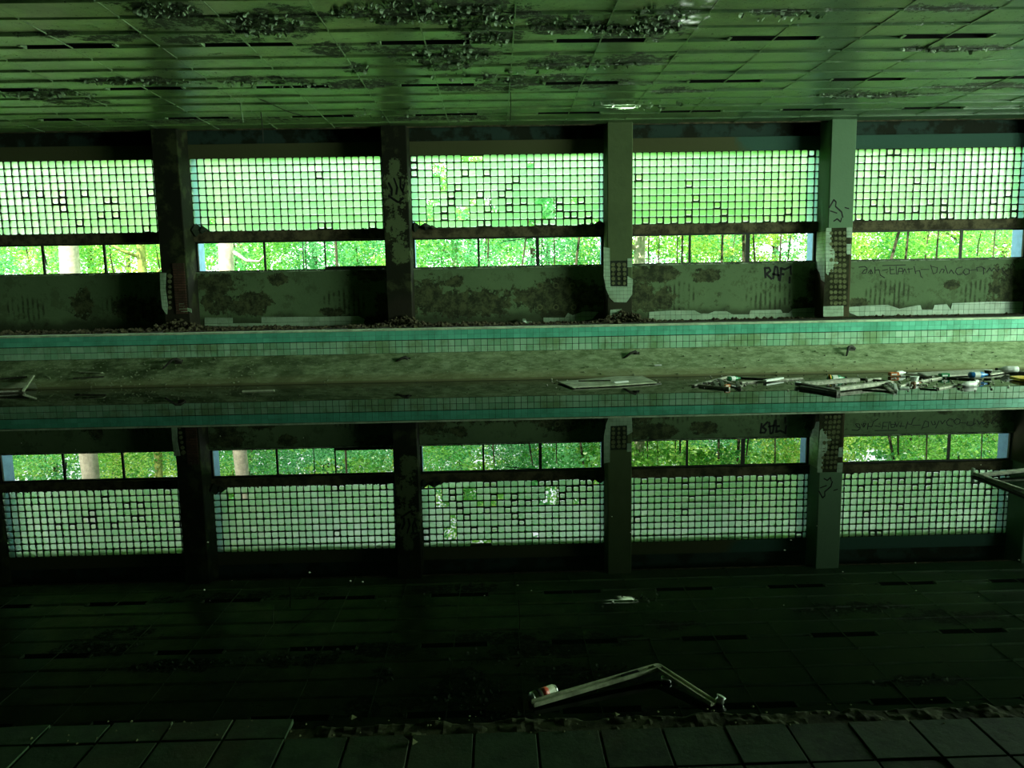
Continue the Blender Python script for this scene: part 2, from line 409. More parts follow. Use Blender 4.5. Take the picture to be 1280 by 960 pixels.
# ------------------------------------------------------------------ window wall
wall = MB()
wall.box(XL, XR, YW, YW+.3, .6, ZS0)                          # breast wall under the windows
wall.box(XL, XR, YW, YW+.3, ZG1, 5.95)                        # lintel
wall.box(XL, XR, YW+.16, YW+.3, 5.95, 6.8)
wb = wall.obj('wall_back', M['wall']); wb['kind'] = 'structure'
pil_labels = {0: 'far left pillar outside the picture', 1: 'shade-darkened left pillar with a brick-filled strip', 2: 'shade-darkened pillar with peeling paint',
              3: 'mossy concrete pillar with broken white tiles at its foot', 4: 'pale green painted pillar with a tiled lower half'}
for k, x in enumerate(PX):
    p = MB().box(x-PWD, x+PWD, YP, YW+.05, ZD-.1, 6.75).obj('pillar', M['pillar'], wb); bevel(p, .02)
    if k in pil_labels: p['label'] = pil_labels[k]
    f = MB().box(x-PWD-.02, x+PWD+.02, YW+.11, YW+.62, .4, 5.6).obj('outer_pier', M['fin'], wb)
    f['label'] = 'rendered pier outside the glass, coloured blue for skylight'

# ------------------------------------------------------------------ windows with glass blocks
NB = 26
HW = CW/2-.011
def block_mesh(name, w, h, mat):
    b = bmesh.new(); bmesh.ops.create_cube(b, size=1)
    for v in b.verts: v.co = Vector((v.co.x*w, v.co.y*.075, v.co.z*h))
    bmesh.ops.bevel(b, geom=[e for e in b.edges if abs((e.verts[0].co-e.verts[1].co).y) > .01], offset=.018, segments=2, affect='EDGES')
    bmesh.ops.bevel(b, geom=[e for e in b.edges if abs(e.verts[0].co.y-e.verts[1].co.y) < .001 and abs(e.calc_face_angle(0)) > 1.2], offset=.008, segments=1, affect='EDGES')
    me = bpy.data.meshes.new(name); b.to_mesh(me); b.free(); me.materials.append(mat); return me
def parse(crops):
    out = []
    for (ox, oy, sc, pts) in crops: out += [(ox+x/sc, oy+y/sc) for x, y in pts]
    return out
broken_px = {
 1: parse([(0,185,8,[(225,450),(380,450),(615,455),(850,450),(545,525),(615,525),(630,600),(805,755)]),
           (100,185,8,[(680,450),(300,525),(370,525),(235,680),(390,680),(630,820)])]),
 2: parse([(350,185,8,[(357,280),(385,800),(490,800),(905,790)])]),
 3: parse([(510,185,8,[(500,405),(430,495),(433,575),(360,640),(360,710),(728,495),(800,625),(735,780),(805,780),(65,200),(60,275),(60,125),(945,490),(1015,420),
           (1015,570),(1015,635),(580,280),(797,280)]),
           (630,185,8,[(130,350),(57,420),(57,560),(55,630),(205,560),(580,545),(580,620),(805,545),(880,680),(880,745),(660,690),(730,690),(360,765),(430,765),(505,765),(800,765)])]),
 4: parse([(785,180,8,[(95,345),(465,770),(165,780),(315,780),(610,690),(690,560),(905,620),(610,780),(615,420)]),
           (905,180,8,[(15,690),(235,765),(455,750),(675,680),(595,750),(900,100),(15,765)])]),
 5: parse([(1060,175,8.727,[(360,360),(760,435),(590,755),(745,755),(270,680),(420,755),(925,270),(95,840),(905,670),(450,130),(540,140)]),
           (1170,175,8.727,[(110,670),(105,750),(100,825),(190,825),(610,655),(780,575),(840,805),(850,730)])])}
hole_px = {
 2: parse([(230,185,8,[(283,740),(435,740)])]),
 3: parse([(510,185,8,[(572,125),(645,125),(722,125),(272,200),(350,200),(272,275),(350,275),(350,350),(350,425),(208,570),(280,570),(208,640),(215,710),(655,570),
           (505,640),(580,640),(505,715),(580,715),(870,640),(800,560)]),
           (630,185,8,[(278,190),(358,550),(430,550),(508,550),(430,625),(508,625),(505,695),(430,695),(285,715),(730,545),(285,770)])])}
win_labels = {1: 'intact-looking glass block window at the far left', 2: 'glass block window with a darkened lower left corner', 3: 'most broken glass block window with open holes',
              4: 'glass block window above the RAF graffiti', 5: 'glass block window at the far right'}
broken_rim = MB()                                             # dark crumbled rim with the fill at its foot
w = CW/2-.008
broken_rim.box(-w, w, -.04, .04, -w, -w+.03).box(-w, w, -.04, .04, w-.016, w).box(-w, -w+.018, -.04, .04, -w, w).box(w-.02, w, -.04, .04, -w, w)
rim_me = broken_rim.mesh('broken_rim', M['mortar'])
pw = 2*HW
blk = block_mesh('glass_block', .2-.026, pw, M['glass']); clr = block_mesh('broken_glass_block', .2-.06, pw-.035, M['glass_clear'])
halfblk = block_mesh('glass_block_half', .1-.02, pw, M['glass'])
for k in range(7):
    xa, xb = PXA[k]+PWD+.0, PXA[k+1]-PWD
    wn = structure('window_%d' % (k+1)) if 0 < k < 6 else structure('window_%d' % (k+1))
    if k in win_labels: wn['label'] = win_labels[k]
    wid = xb-xa; n = int(wid/.2); mrg = (wid-n*.2)
    x0 = xa
    holes = set(); brk = set()
    for src_, dst in ((hole_px, holes), (broken_px, brk)):
        for (px, py) in src_.get(k, []):
            p = V(px, py, YW); dst.add((int((p.x-x0)//.2), int((ZG1-p.z)//CW)))
    in_frame = 1 <= k <= 5
    mort = MB()
    for c in range(n+1):
        xx = x0+.2*c; thick = .013
        # an open hole has no mortar inside it
        for r in range(10):
            if (c-1, r) in holes and (c, r) in holes: continue
            mort.box(xx-thick, xx+thick, YW+.01, YW+.09, ZG1-CW*(r+1), ZG1-CW*r)
    mort.box(x0+.2*n, xb, YW+.01, YW+.09, ZG0, ZG1) if mrg < .06 else None
    for r in range(11):
        zz = ZG1-CW*r
        for c in range(n):
            if (c, r-1) in holes and (c, r) in holes: continue
            mort.box(x0+.2*c, x0+.2*(c+1), YW+.01, YW+.09, zz-.012, zz+.012)
        mort.box(x0+.2*n, xb, YW+.01, YW+.09, zz-.012, zz+.012)
    if k in (2, 3):                                            # dark crumbled corner
        for (cx_, cz_, rr_) in ([(xa+.05, ZG0, .34), (xa+.28, ZG0, .2)] if k == 2 else [(xa+.1, ZG0, .3), (xa+.35, ZG0, .22), (xa+.55, ZG0, .12), (xb-.1, ZG0, .28), (xb-.35, ZG0, .14), (xb-.6, ZG0, .1)]):
            mort.chunk((cx_, YW-.02, cz_), rr_)
    for i_ in range(26):
        r_ = R.uniform(.02, .06); mort.chunk((R.uniform(xa, xb), YW+.03, ZG0+.01), r_)
        if i_ % 3 == 0: mort.chunk((R.uniform(xa, xb), YW+.03, ZG1), r_*.8)
    g = mort.obj('mortar_grid', M['mortar'], wn); g['label'] = 'dark cement joints between the glass blocks'
    if in_frame:
        for r in range(10):
            for c in range(n):
                if (c, r) in holes: continue
                if k == 3 and r == 9 and (c < 2 or c > 24): continue
                loc = (x0+.2*(c+.5), YW+.05+R.uniform(-.006, .006), ZG1-CW*(r+.5))
                if (c, r) in brk:
                    o = link('glass_block', clr, wn, loc); o.rotation_euler = (0, R.uniform(-.05, .05), 0); o.location.z += .012
                    o['label'] = 'chipped glass block with a dark crumbled rim'
                    q = link('broken_rim', rim_me, o); q.location.z = -.012
                    continue
                o = link('glass_block', blk, wn, loc)
                o.rotation_euler = (R.uniform(-.02, .02), R.uniform(-.012, .012), R.uniform(-.02, .02))
            if mrg > .06: link('glass_block', halfblk, wn, (x0+.2*n+mrg/2, YW+.05, ZG1-CW*(r+.5)))
    else:
        mb = MB()
        for r in range(10):
            for c in range(n):
                mb.box(x0+.2*c+.014, x0+.2*c+.186, YW+.02, YW+.08, ZG1-CW*(r+1)+.012, ZG1-CW*r-.012)
        o = mb.obj('glass_block', M['glass'], wn); o['kind'] = 'stuff'
    tr = MB().box(xa, xb, YW-.06, YW+.2, ZS1, ZG0-.01)
    for i in range(int(wid/.22)):
        tr.chunk((xa+.22*i+R.uniform(0, .2), YW-.05, ZG0-.01), R.uniform(.02, .06))
    o = tr.obj('transom_beam', M['transom'], wn)
    sl_ = MB().box(xa, xb, YW-.05, YW+.32, ZS0-.035, ZS0-.005)
    for i in range(40): sl_.chunk((R.uniform(xa, xb), YW-R.uniform(0,.04), ZS0), R.uniform(.008, .03))
    sl_.obj('window_sill', M['sill'], wn)
    fr = MB().box(xa, xb, YW+.04, YW+.11, ZS1-.045, ZS1).box(xa, xb, YW+.04, YW+.11, ZS0-.01, ZS0+.03)
    fr.box(xa, xa+.05, YW+.04, YW+.11, ZS0, ZS1).box(xb-.07, xb, YW+.04, YW+.11, ZS0, ZS1)
    fr.obj('window_frame', M['frame'], wn)
    muls = {1: [(-12.46,.06),(-10.78,.06)], 2: [(-6.38,.055),(-4.71,.035),(-5.32,.015)], 3: [(-.44,.06),(1.21,.09)], 4: [(5.49,.06),(7.13,.11)], 5: [(13.21,.07)]}.get(k, [(xa+wid/3,.06),(xa+2*wid/3,.06)])
    for (mx_, mw_) in muls:
        MB().box(mx_-mw_/2, mx_+mw_/2, YW+.045, YW+.10, ZS0, ZS1).obj('mullion', M['frame'], wn)
    if k == 2:
        MB().box(-4.71, xb, YW+.03, YW+.1, ZS0, ZS0+.1).obj('sash_rail', M['frame'], wn)
    if k == 1:
        MB().bar(V(52,305,YW+.05), V(59,332,YW+.05), .025, .025).obj('loose_batten', M['frame'], wn)
    if k == 3:
        MB().bar(V(628,302,YW+.05), V(668,297,YW+.05), .02, .02).obj('loose_batten', M['frame'], wn)

# ------------------------------------------------------------------ tiles and bricks left on the wall and the pillars
def px_poly(pts, Y): return [((q := V(x, y, Y)).x, q.z) for x, y in pts]
on_wall = lambda u, v, d: (u, YW-d-.001, v)
on_pil = lambda u, v, d: (u, YP-d-.001, v)
sk = {
 'a': [(256,397),(291,397),(291,404),(327,404),(327,396),(400,396),(448,395),(456,399),(454,406),(327,409),(256,407)],
 'b': [(679,397),(706,397),(710,391),(716,394),(724,391),(730,389),(748,390),(740,399),(720,402),(679,403)],
 'c': [(811,390),(840,388),(868,388),(876,392),(886,392),(893,389),(908,389),(916,393),(936,393),(938,388),(976,387),(978,391),(986,391),(991,386),(1026,384),(1030,397),(940,399),(811,401)],
 'd': [(1060,384),(1080,382),(1110,381),(1124,386),(1150,381),(1152,387),(1166,387),(1168,381),(1183,380),(1188,387),(1190,379),(1240,377),(1286,377),(1286,391),(1130,394),(1072,395),(1062,391)]}
for s, pts in sk.items():
    o = tiles_in(MB(), px_poly(pts, YW), .15, on_wall, .015, oy=.94).obj('skirting_tiles', M['white_tile'], wb); o['kind'] = 'stuff'
    o['label'] = 'broken strip of white skirting tiles along the wall'
pt = {'p1': [[(200,341),(208,341),(207,360),(210,382),(209,394),(203,385),(201,365)], [(224,378),(229,377),(232,384),(239,386),(240,391),(236,389),(228,391),(224,386)]],
      'p3': [[(754.5,309),(762,310),(763,358),(784,358),(784,345),(791,349),(790,368),(783,378),(768,378),(762,372),(757,360),(754.5,345)], [(784,323),(790,323),(790,334),(784,334)],
             [(763,387),(777,386),(776,395),(768,399),(762,396)]],
      'p4': [[(1032,285),(1039,285),(1039,311),(1043,311),(1043,326),(1048,328),(1045,332),(1041,334),(1041,340),(1036,340),(1035,344),(1032,341)], [(1058,284),(1065,284),(1065,297),(1058,297)],
             [(1058,305),(1064,305),(1064,318),(1058,318)], [(1029,383),(1054,382),(1054,395),(1029,396)]]}
for key, polys in pt.items():
    mb = MB()
    for pl in polys: tiles_in(mb, px_poly(pl, YP), .10, on_pil, .018, gap=.006)
    if key == 'p4':                                            # the tiled left flank of the pale pillar
        tiles_in(mb, [(YP, 3.32), (YW-.02, 3.32), (YW-.02, 2.35), (21.2, 2.2), (21.1, 2.0), (YP+.1, 1.95), (YP, 2.1)], .10, lambda u, v, d: (PX[4]-PWD-d-.001, u, v), .012, gap=.006)
    o = mb.obj('wall_tiles', M['white_tile'], wb); o['kind'] = 'stuff'; o['label'] = 'jagged remains of white tiles on a pillar'
dab = MB()
for (x0, y0, x1, y1) in [(762,326,785,358.5),(1033,285,1059,383)]:
    a, b_ = V(x0, y0, YP), V(x1, y1, YP); MB().box(a.x, b_.x, YP-.006, YP-.001, b_.z, a.z).obj('bare_render', M['dark'] if x0 < 900 else M['deck_dirt'], wb)
def dabs(x0, x1, y0, y1, nx, ny):
    for i in range(nx):
        for j in range(ny):
            p = V(x0+(x1-x0)*(i+.5)/nx, y0+(y1-y0)*(j+.5)/ny, YP)
            r = .058*R.uniform(.7, 1.15)
            pts = [(p.x+r*R.uniform(.8,1.1)*math.cos(a*math.pi/4), p.z+r*R.uniform(.8,1.1)*math.sin(a*math.pi/4)) for a in range(8)]
            dab.prism(pts, on_pil, R.uniform(.012, .03))
dabs(763, 784, 328, 357, 3, 5); dabs(1036, 1058, 288, 382, 4, 14); dabs(209, 216, 342, 388, 1, 7)
o = dab.obj('mortar_dabs', M['dab'], wb); o['kind'] = 'stuff'; o['label'] = 'round mortar dabs where tiles have fallen'
a = V(216, 328, YP); b_ = V(235, 392, YP); br = MB()
z = b_.z; row = 0
while z < a.z-.03:
    x = a.x-(.11 if row % 2 else 0)
    while x < b_.x:
        l, r = max(x, a.x), min(x+.205, b_.x)
        if r-l > .03: br.box(l, r, YP-.03-R.uniform(0, .012), YP, z, z+.055)
        x += .22
    z += .068; row += 1
o = br.obj('brick_infill', M['brick'], wb); o['kind'] = 'stuff'; o['label'] = 'dark brown brick strip in the pillar'

# graffiti: strokes of spray paint, flat on the plaster
def strokes(name, parts, Y, wd_, label):
    mb = MB()
    for st in parts:
        pts = [V(x, y, Y) for x, y in st]
        for p, q in zip(pts, pts[1:]):
            mb.bar((p.x, Y-.003, p.z), (q.x, Y-.003, q.z), wd_*R.uniform(.8, 1.15), .004, up=(0, 1, 0))
            mb.prism([(p.x+wd_*.45*math.cos(t), p.z+wd_*.45*math.sin(t)) for t in [i*math.pi/3 for i in range(6)]], lambda u, v, d: (u, Y-.001-d, v), .004)
    o = mb.obj(name, M['black_paint'], wb); o['label'] = label; return o
c8 = lambda ox, oy, sc, L: [[(ox+x/sc, oy+y/sc) for x, y in s] for s in L]
strokes('graffiti', c8(930, 280, 9.6, [[(250,525),(258,650)],[(245,530),(300,525),(318,560),(270,600),(335,665)],[(350,655),(372,510),(400,520),(420,680)],[(345,600),(430,615)],
        [(430,680),(445,560),(440,520)],[(440,530),(490,545),(560,510)],[(448,600),(485,605)],[(560,505),(558,560),(565,610)],[(548,640),(545,715)]]), YW, .06, 'black sprayed letters RAF and a mark')
strokes('graffiti', c8(1060, 320, 5.818, [[(78,82),(120,76),(140,90)],[(100,125),(120,100),(140,95),(130,125),(105,128)],[(145,125),(165,98),(180,125),(160,130),(170,100)],[(195,80),(196,128)],[(196,105),(225,100),(235,140),(268,160)],
        [(250,105),(290,98)],[(305,80),(308,130),(345,128)],[(305,100),(335,98)],[(350,75),(352,135)],[(360,135),(372,88),(395,90),(398,112),(365,112)],[(395,130),(412,92),(425,125)],[(250,70),(420,65)],[(440,88),(445,125)],[(430,98),(470,92)],
        [(480,75),(492,130)],[(490,112),(520,105),(530,150),(545,160)],[(530,98),(590,98)],[(600,65),(620,130),(645,120),(650,85),(605,75)],[(665,125),(680,95),(700,100),(690,125)],[(705,70),(725,128)],[(735,125),(750,100),(770,130)],
        [(830,80),(790,90),(780,115),(800,138),(830,130)],[(850,95),(835,118),(855,138),(882,125),(880,98),(855,92)],[(885,105),(935,98)],[(940,110),(935,85),(970,78),(1000,95),(985,85),(985,135)],[(1010,115),(1030,85),(1045,110),(1060,85),(1085,115),(1100,90)],
        [(1120,85),(1125,110),(1165,145)]]), YW, .022, 'long line of thin black scrawled writing')
strokes('graffiti', c8(1000, 140, 3.556, [[(130,425),(150,390),(160,400),(158,420),(185,445),(190,470)],[(135,440),(165,450)],[(150,485),(165,475),(180,488),(185,470)],[(200,425),(218,430)]]), YP, .035, 'black sprayed scribble on the pale pillar')
strokes('graffiti', c8(460, 150, 3.69, [[(95,290),(110,320),(108,350)],[(120,270),(135,310),(130,345)],[(150,265),(150,310),(165,340)],[(95,350),(140,380),(165,360)],[(170,290),(160,330)]]), YP, .05, 'black sprayed scribble on the shade-darkened pillar')
hx = MB()                                                      # round rosettes where the radiator pipes left the wall
for (x, y) in [(675,357),(695,357),(715,357),(675,384),(695,384),(717,384)]:
    p = V(x, y, YW)
    for i in range(10):
        a0, a1 = i*math.pi/5, (i+.9)*math.pi/5
        hx.bar((p.x+.07*math.cos(a0), YW-.006, p.z+.07*math.sin(a0)), (p.x+.07*math.cos(a1), YW-.006, p.z+.07*math.sin(a1)), .03, .015, up=(0,1,0))
o = hx.obj('pipe_rosettes', M['dab'], wb); o['kind'] = 'stuff'; o['label'] = 'pale plaster rings where radiator pipes were'

# ------------------------------------------------------------------ ceiling
ceil = structure('ceiling')
c0, cs_, rw, ry0 = .40, 1.525, .7153, 12.443-.7153
rows_y = [ry0+rw*i for i in range(14)]                         # panel joints, 11.73 .. 21.03
cols = list(range(-10, 10))
slots = {}
for jj in (3, 7, 11):                                          # joint rows that carry the light slots
    for k in range(-9, 11, 2): slots[(k, jj)] = True
SLX, SLY = .80, .115
for j in range(13):
    for c in cols:
        xa, xb = c0+cs_*c+.012, c0+cs_*(c+1)-.012; ya, yb = rows_y[j]+.03, rows_y[j+1]-.03
        pts = [(xa,ya)]
        def cut(jr, y, s):                                    # notch at a slot joint
            res = []
            if (c, jr) in slots: res.append(('L', c0+cs_*c+SLX))
            if (c+1, jr) in slots: res.append(('R', c0+cs_*(c+1)-SLX))
            return res
        lo = cut(j, ya, 1); hi = cut(j+1, yb, -1)
        yl = rows_y[j]+SLY; yh = rows_y[j+1]-SLY
        P = []
        L = [q for q in lo if q[0] == 'L']; Rr = [q for q in lo if q[0] == 'R']
        P += [(xa,yl),(L[0][1],yl),(L[0][1],ya)] if L else [(xa,ya)]
        P += [(Rr[0][1],ya),(Rr[0][1],yl),(xb,yl)] if Rr else [(xb,ya)]
        L = [q for q in hi if q[0] == 'L']; Rr = [q for q in hi if q[0] == 'R']
        P += [(xb,yh),(Rr[0][1],yh),(Rr[0][1],yb)] if Rr else [(xb,yb)]
        P += [(L[0][1],yb),(L[0][1],yh),(xa,yh)] if L else [(xa,yb)]
        cx_, cy_ = (xa+xb)/2, (ya+yb)/2
        tx, ty = R.uniform(-.006, .006), R.uniform(-.022, .022); dz = R.uniform(-.006, .006)
        o = MB().prism([(u-cx_, v-cy_) for u, v in P], lambda u, v, d: (u, v, u*tx+v*ty+d), .03)
        for (la, lb) in ([(xa, xb)] if not lo else [(a_, b_) for a_, b_ in [(max([xa]+[q[1] for q in lo if q[0] == 'L']), min([xb]+[q[1] for q in lo if q[0] == 'R']))]]):
            o.bar((la-cx_, ya+.006-cy_, ty*(ya-cy_)-.012), (lb-cx_, ya+.006-cy_, ty*(ya-cy_)-.012), .012, .034)
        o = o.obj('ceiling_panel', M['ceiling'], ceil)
        o.location = (cx_, cy_, ZC+dz)
tm = MB()
e = SLX
tm.box(-e, e, -.12, -.10, 0, .16).box(-e, e, .10, .12, 0, .16).box(-e, -e+.02, -.10, .10, 0, .16).box(e-.02, e, -.10, .10, 0, .16).box(-e, e, -.12, .12, .16, .18)
tme = tm.mesh('light_trough', M['trough'])
em = MB().box(-.03, .03, -.1, .1, -.012, .05).mesh('end_clip', M['rail'])
for (k, jj) in slots:
    o = link('light_trough', tme, ceil, (c0+cs_*k, rows_y[jj], ZC+.0)); o['label'] = 'empty black slot of a missing ceiling light'
    for s in (-1, 1):
        q = link('end_clip', em, o); q.location = (s*(SLX-.0), 0, 0)
for c in range(-10, 11):
    x = c0+cs_*c
    MB().box(x-.011, x+.011, 11.73, 21.03, ZC-.008, ZC+.01).obj('ceiling_rail', M['rail'], ceil)
mb = MB()
for j in range(1, 22):
    ya, yb = 11.73-rw*j, 11.73-rw*(j-1)
    for c in range(-14, 14): mb.box(c0+cs_*c+.012, c0+cs_*(c+1)-.012, ya+.012, yb-.012, ZC, ZC+.03)
for j in range(13):
    for c in (-14,-13,-12,-11,10,11,12,13): mb.box(c0+cs_*c+.012, c0+cs_*(c+1)-.012, rows_y[j]+.012, rows_y[j+1]-.012, ZC, ZC+.03)
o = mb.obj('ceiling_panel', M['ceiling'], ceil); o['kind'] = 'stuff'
MB().box(XL-.3, XR+.3, -4.3, 22.3, 6.8, 7.0).obj('roof_slab', M['dark'], ceil)
MB().box(XL, XR, 21.03, 21.07, ZC-.02, ZC+.05).obj('edge_strip', M['transom'], ceil)
fl = MB(); RF = random.Random(5)                               # paint curling off the ceiling
for (x, y, rx, ry, n) in [(330,30,50,15,150),(205,10,40,10,90),(500,14,90,14,160),(600,20,50,18,140),(560,70,50,14,110),(610,48,30,8,70),(790,36,60,7,130),(820,20,40,14,80),
        (700,30,50,9,60),(730,80,70,8,60),(170,101,80,4,60),(330,104,90,4,60),(60,118,60,5,60),(620,95,90,8,80),(450,84,14,6,30),(1180,60,60,4,40),(1090,117,70,4,50),(980,18,60,6,30),(800,130,70,6,60),(500,140,120,6,50)]:
    for _ in range(n):
        a_ = RF.uniform(0, 6.28); q = math.sqrt(RF.random())
        p = W(x+rx*q*math.cos(a_), max(-6, y+ry*q*math.sin(a_)), ZC)
        L_ = RF.uniform(.015, .06); th = RF.uniform(0, 6.28); d = Vector((math.cos(th), math.sin(th), 0)); n_ = Vector((-d.y, d.x, 0))
        b0 = p+Vector((0,0,.0)); m1 = b0+d*L_*.7-Vector((0,0,L_*.5)); t1 = b0+d*L_*.9-Vector((0,0,L_*1.1))
        ww = L_*RF.uniform(.4, .9)
        fl.add([b0-n_*ww, b0+n_*ww, m1+n_*ww*.9, m1-n_*ww*.8, t1+n_*ww*.5, t1-n_*ww*.5], [(0,1,2,3),(3,2,4,5)])
o = fl.obj('paint_flakes', simple('paint_flake', (.24,.34,.20), .6, .4, 0, .4, 20), ceil, fix=False); o['kind'] = 'stuff'; o['label'] = 'curled flakes of paint hanging off the ceiling'

def hanging(pts, r, label):
    o = MB().tube(pts, r, 6).obj('hanging_wire', M['rust']); return tag(o, label, 'wire', 'wires hanging from the ceiling')
p = W(326, 140, ZC); hanging([(p.x, p.y, ZC+.02), (p.x+.02, p.y, 5.9), (p.x+.01, p.y, 5.55)], .012, 'black wire hanging off the ceiling above the second window')
p = W(638, 115, ZC); hanging([(p.x, p.y, ZC+.02), (p.x+.01, p.y+.3, 6.05), (p.x+.0, p.y+.6, 5.75)], .01, 'dark wire hanging in the middle of the ceiling')
q0, q1 = W(320, 122, ZC), W(395, 150, ZC); hanging([(q0.x,q0.y,ZC+.01), ((q0.x+q1.x)/2,(q0.y+q1.y)/2,ZC-.05), (q1.x,q1.y,ZC+.01)], .01, 'loose cable sagging slantwise along the ceiling left of centre')
p = W(300, 130, ZC); hanging([(p.x, p.y, ZC+.02), (p.x, p.y+.1, 6.0), (p.x+.01, p.y+.12, 5.85)], .014, 'pale strip dangling beside the black wire above second window')
bpy.data.objects['hanging_wire.003'].data.materials[0] = M['rail']

# ------------------------------------------------------------------ end walls, wall behind the camera
wl = MB().box(XL-.3, XL, -4.3, 22, -1.5, 6.8).obj('wall_left', M['end_wall']); wl['kind'] = 'structure'
wr = MB().box(XR, XR+.3, -4.3, 4.0, -1.5, 6.8).box(XR, XR+.3, 14.4, 22, -1.5, 6.8).box(XR, XR+.3, 4.0, 14.4, -1.5, 1.5).box(XR, XR+.3, 4.0, 14.4, 5.8, 6.8).obj('wall_right', M['end_wall']); wr['kind'] = 'structure'
wf = MB().box(XL-.3, XR+.3, -4.3, -4.0, -1.5, 6.8).obj('wall_front', M['dark']); wf['kind'] = 'structure'

# ------------------------------------------------------------------ pool
pool = structure('pool_wall'); pool['label'] = 'far pool wall with turquoise band, pale tiles and sloping concrete foot'
MB().box(XL, XR, YR+.015, YR+.5, -1.4, ZD-.03).obj('pool_body', M['grout'], pool)
ZDW = .93                                    # the far deck falls away towards the wall
MB().prism([(YR+.24, ZD), (YW+.05, ZDW), (YW+.05, .6), (YR+.24, .6)], lambda u, v, d: (XL+d, u, v), XR-XL).obj('far_deck', M['deck_dirt'], pool)
cp = MB()
x = XL
while x < XR:
    cp.box(x, min(x+1.2, XR)-.006, YR-.025, YR+.26, ZD-.025, ZD+.012+R.uniform(0, .003)); x += 1.2
o = cp.obj('coping_edge', M['coping'], pool); o['kind'] = 'stuff'; o['label'] = 'pale worn coping edge'
zt = ZD-.028
mb = MB(); nt = int((XR-XL)/.15)
for i in range(nt):
    for (za, zb_) in ((zt-.105, zt-.003), (zt-.212, zt-.109)):
        pass
        mb.box(XL+.15*i+.0025, XL+.15*(i+1)-.0025, YR-R.uniform(0,.004), YR+.03, za, zb_)
o = mb.obj('turquoise_tiles', M['aqua'], pool); o['kind'] = 'stuff'; o['label'] = 'band of turquoise tiles under the coping'
mb = MB(); zq = zt-.225
for i in range(nt):
    for j in range(2):
        pass
        mb.box(XL+.15*i+.006, XL+.15*(i+1)-.006, YR-R.uniform(0,.008), YR+.03, zq-.145*(j+1)+.006, zq-.145*j-.006)
o = mb.obj('pale_tiles', M['pale'], pool); o['kind'] = 'stuff'; o['label'] = 'two rows of pale green tiles'
zb = zq-.29
# sloping foot of the wall, gently uneven, running down under the water
NX = 320; NY = 14; sv = []; sf = []
for i in range(NX+1):
    xx = XL+(XR-XL)*i/NX
    for j in range(NY+1):
        f = j/NY; yy = YR+.02-f*1.75; zz = zb*(1-f*1.62)
        zz += .02*(noise.noise(Vector((xx*1.1, yy*3, 0)))) + .012*noise.noise(Vector((xx*5, yy*9, 3)))*(f > 0)
        if j == 0: zz = zb
        sv.append((xx, yy, zz))
for i in range(NX):
    for j in range(NY): sf.append((i*(NY+1)+j, i*(NY+1)+j+1, (i+1)*(NY+1)+j+1, (i+1)*(NY+1)+j))
MB().add(sv, sf).obj('slope', M['slope'], pool, smooth=True)
lit = MB(); RL = random.Random(3)                              # crumbs and scraps on the slope
for _ in range(700):
    xx = RL.uniform(-13, 13.5) if RL.random() < .6 else RL.uniform(-13, -5); f = RL.uniform(.03, .6)
    lit.chunk((xx, YR-f*1.7, zb*(1-f*1.62)+.012), RL.choice([.012, .015, .02, .03]), RL)
o = lit.obj('slope_crumbs', simple('pale_crumbs', (.36,.42,.26), .9, .1, 0, .7, 30), pool); o['kind'] = 'stuff'; o['label'] = 'plaster crumbs lying on the slope'
MB().box(XL, XR, -.2, YR+.1, -1.6, -1.45).obj('pool_bottom', M['dark'], pool)
wt = MB().box(XL+.02, XR-.02, 1.2, 16.9, -.12, 0).obj('pool_water', M['water']); tag(wt, 'still black pool water mirroring the windows', 'water', None, 'stuff')

def S(x, y, lift=0.0):                       # point of a pixel on the sloping foot, raised a little
    d = ray(x, y); k = .926*zb
    t = (zb-k*YR-H)/(d.z-k*d.y)
    return Vector((0, 0, H))+d*t+Vector((0, 0, lift))
# hooks on the slope
for (x, y, s, lab) in [(218,452,1,'bent iron hook on the slope under the second window, farthest left'),(505,449,-1,'bent iron hook on the slope under the shade-darkened pillar'),(792,442,-1,'bent iron hook on the slope under the broken-tiled mossy pillar'),(1062,436,1,'bent iron hook on the slope at the foot of the pale pillar')]:
    p = V(x, y, 17.15); g0 = p + Vector((0,0,-.0))
    left = x in (218, 1062)
    a1 = [p+Vector((-.17,-.22,-.13)), p+Vector((-.03,-.03,.05)), p+Vector((.05,.0,.055)), p+Vector((.15,.05,-.0))] if left else [p+Vector((-.28,-.1,-.12)), p+Vector((-.06,-.02,.02)), p+Vector((.04,-.02,.05)), p+Vector((.09,.0,.0))]
    h_ = empty('iron_hook', p); tag(h_, lab, 'hook', 'iron hooks along the pool wall')
    MB().tube([q-p for q in a1], [.022,.03,.034,.026], 8).obj('hook_arm', M['rust'], h_, smooth=True)
    MB().box(.0,.14, .02,.14,-.09,.03).obj('base_plate', M['rust'], h_)

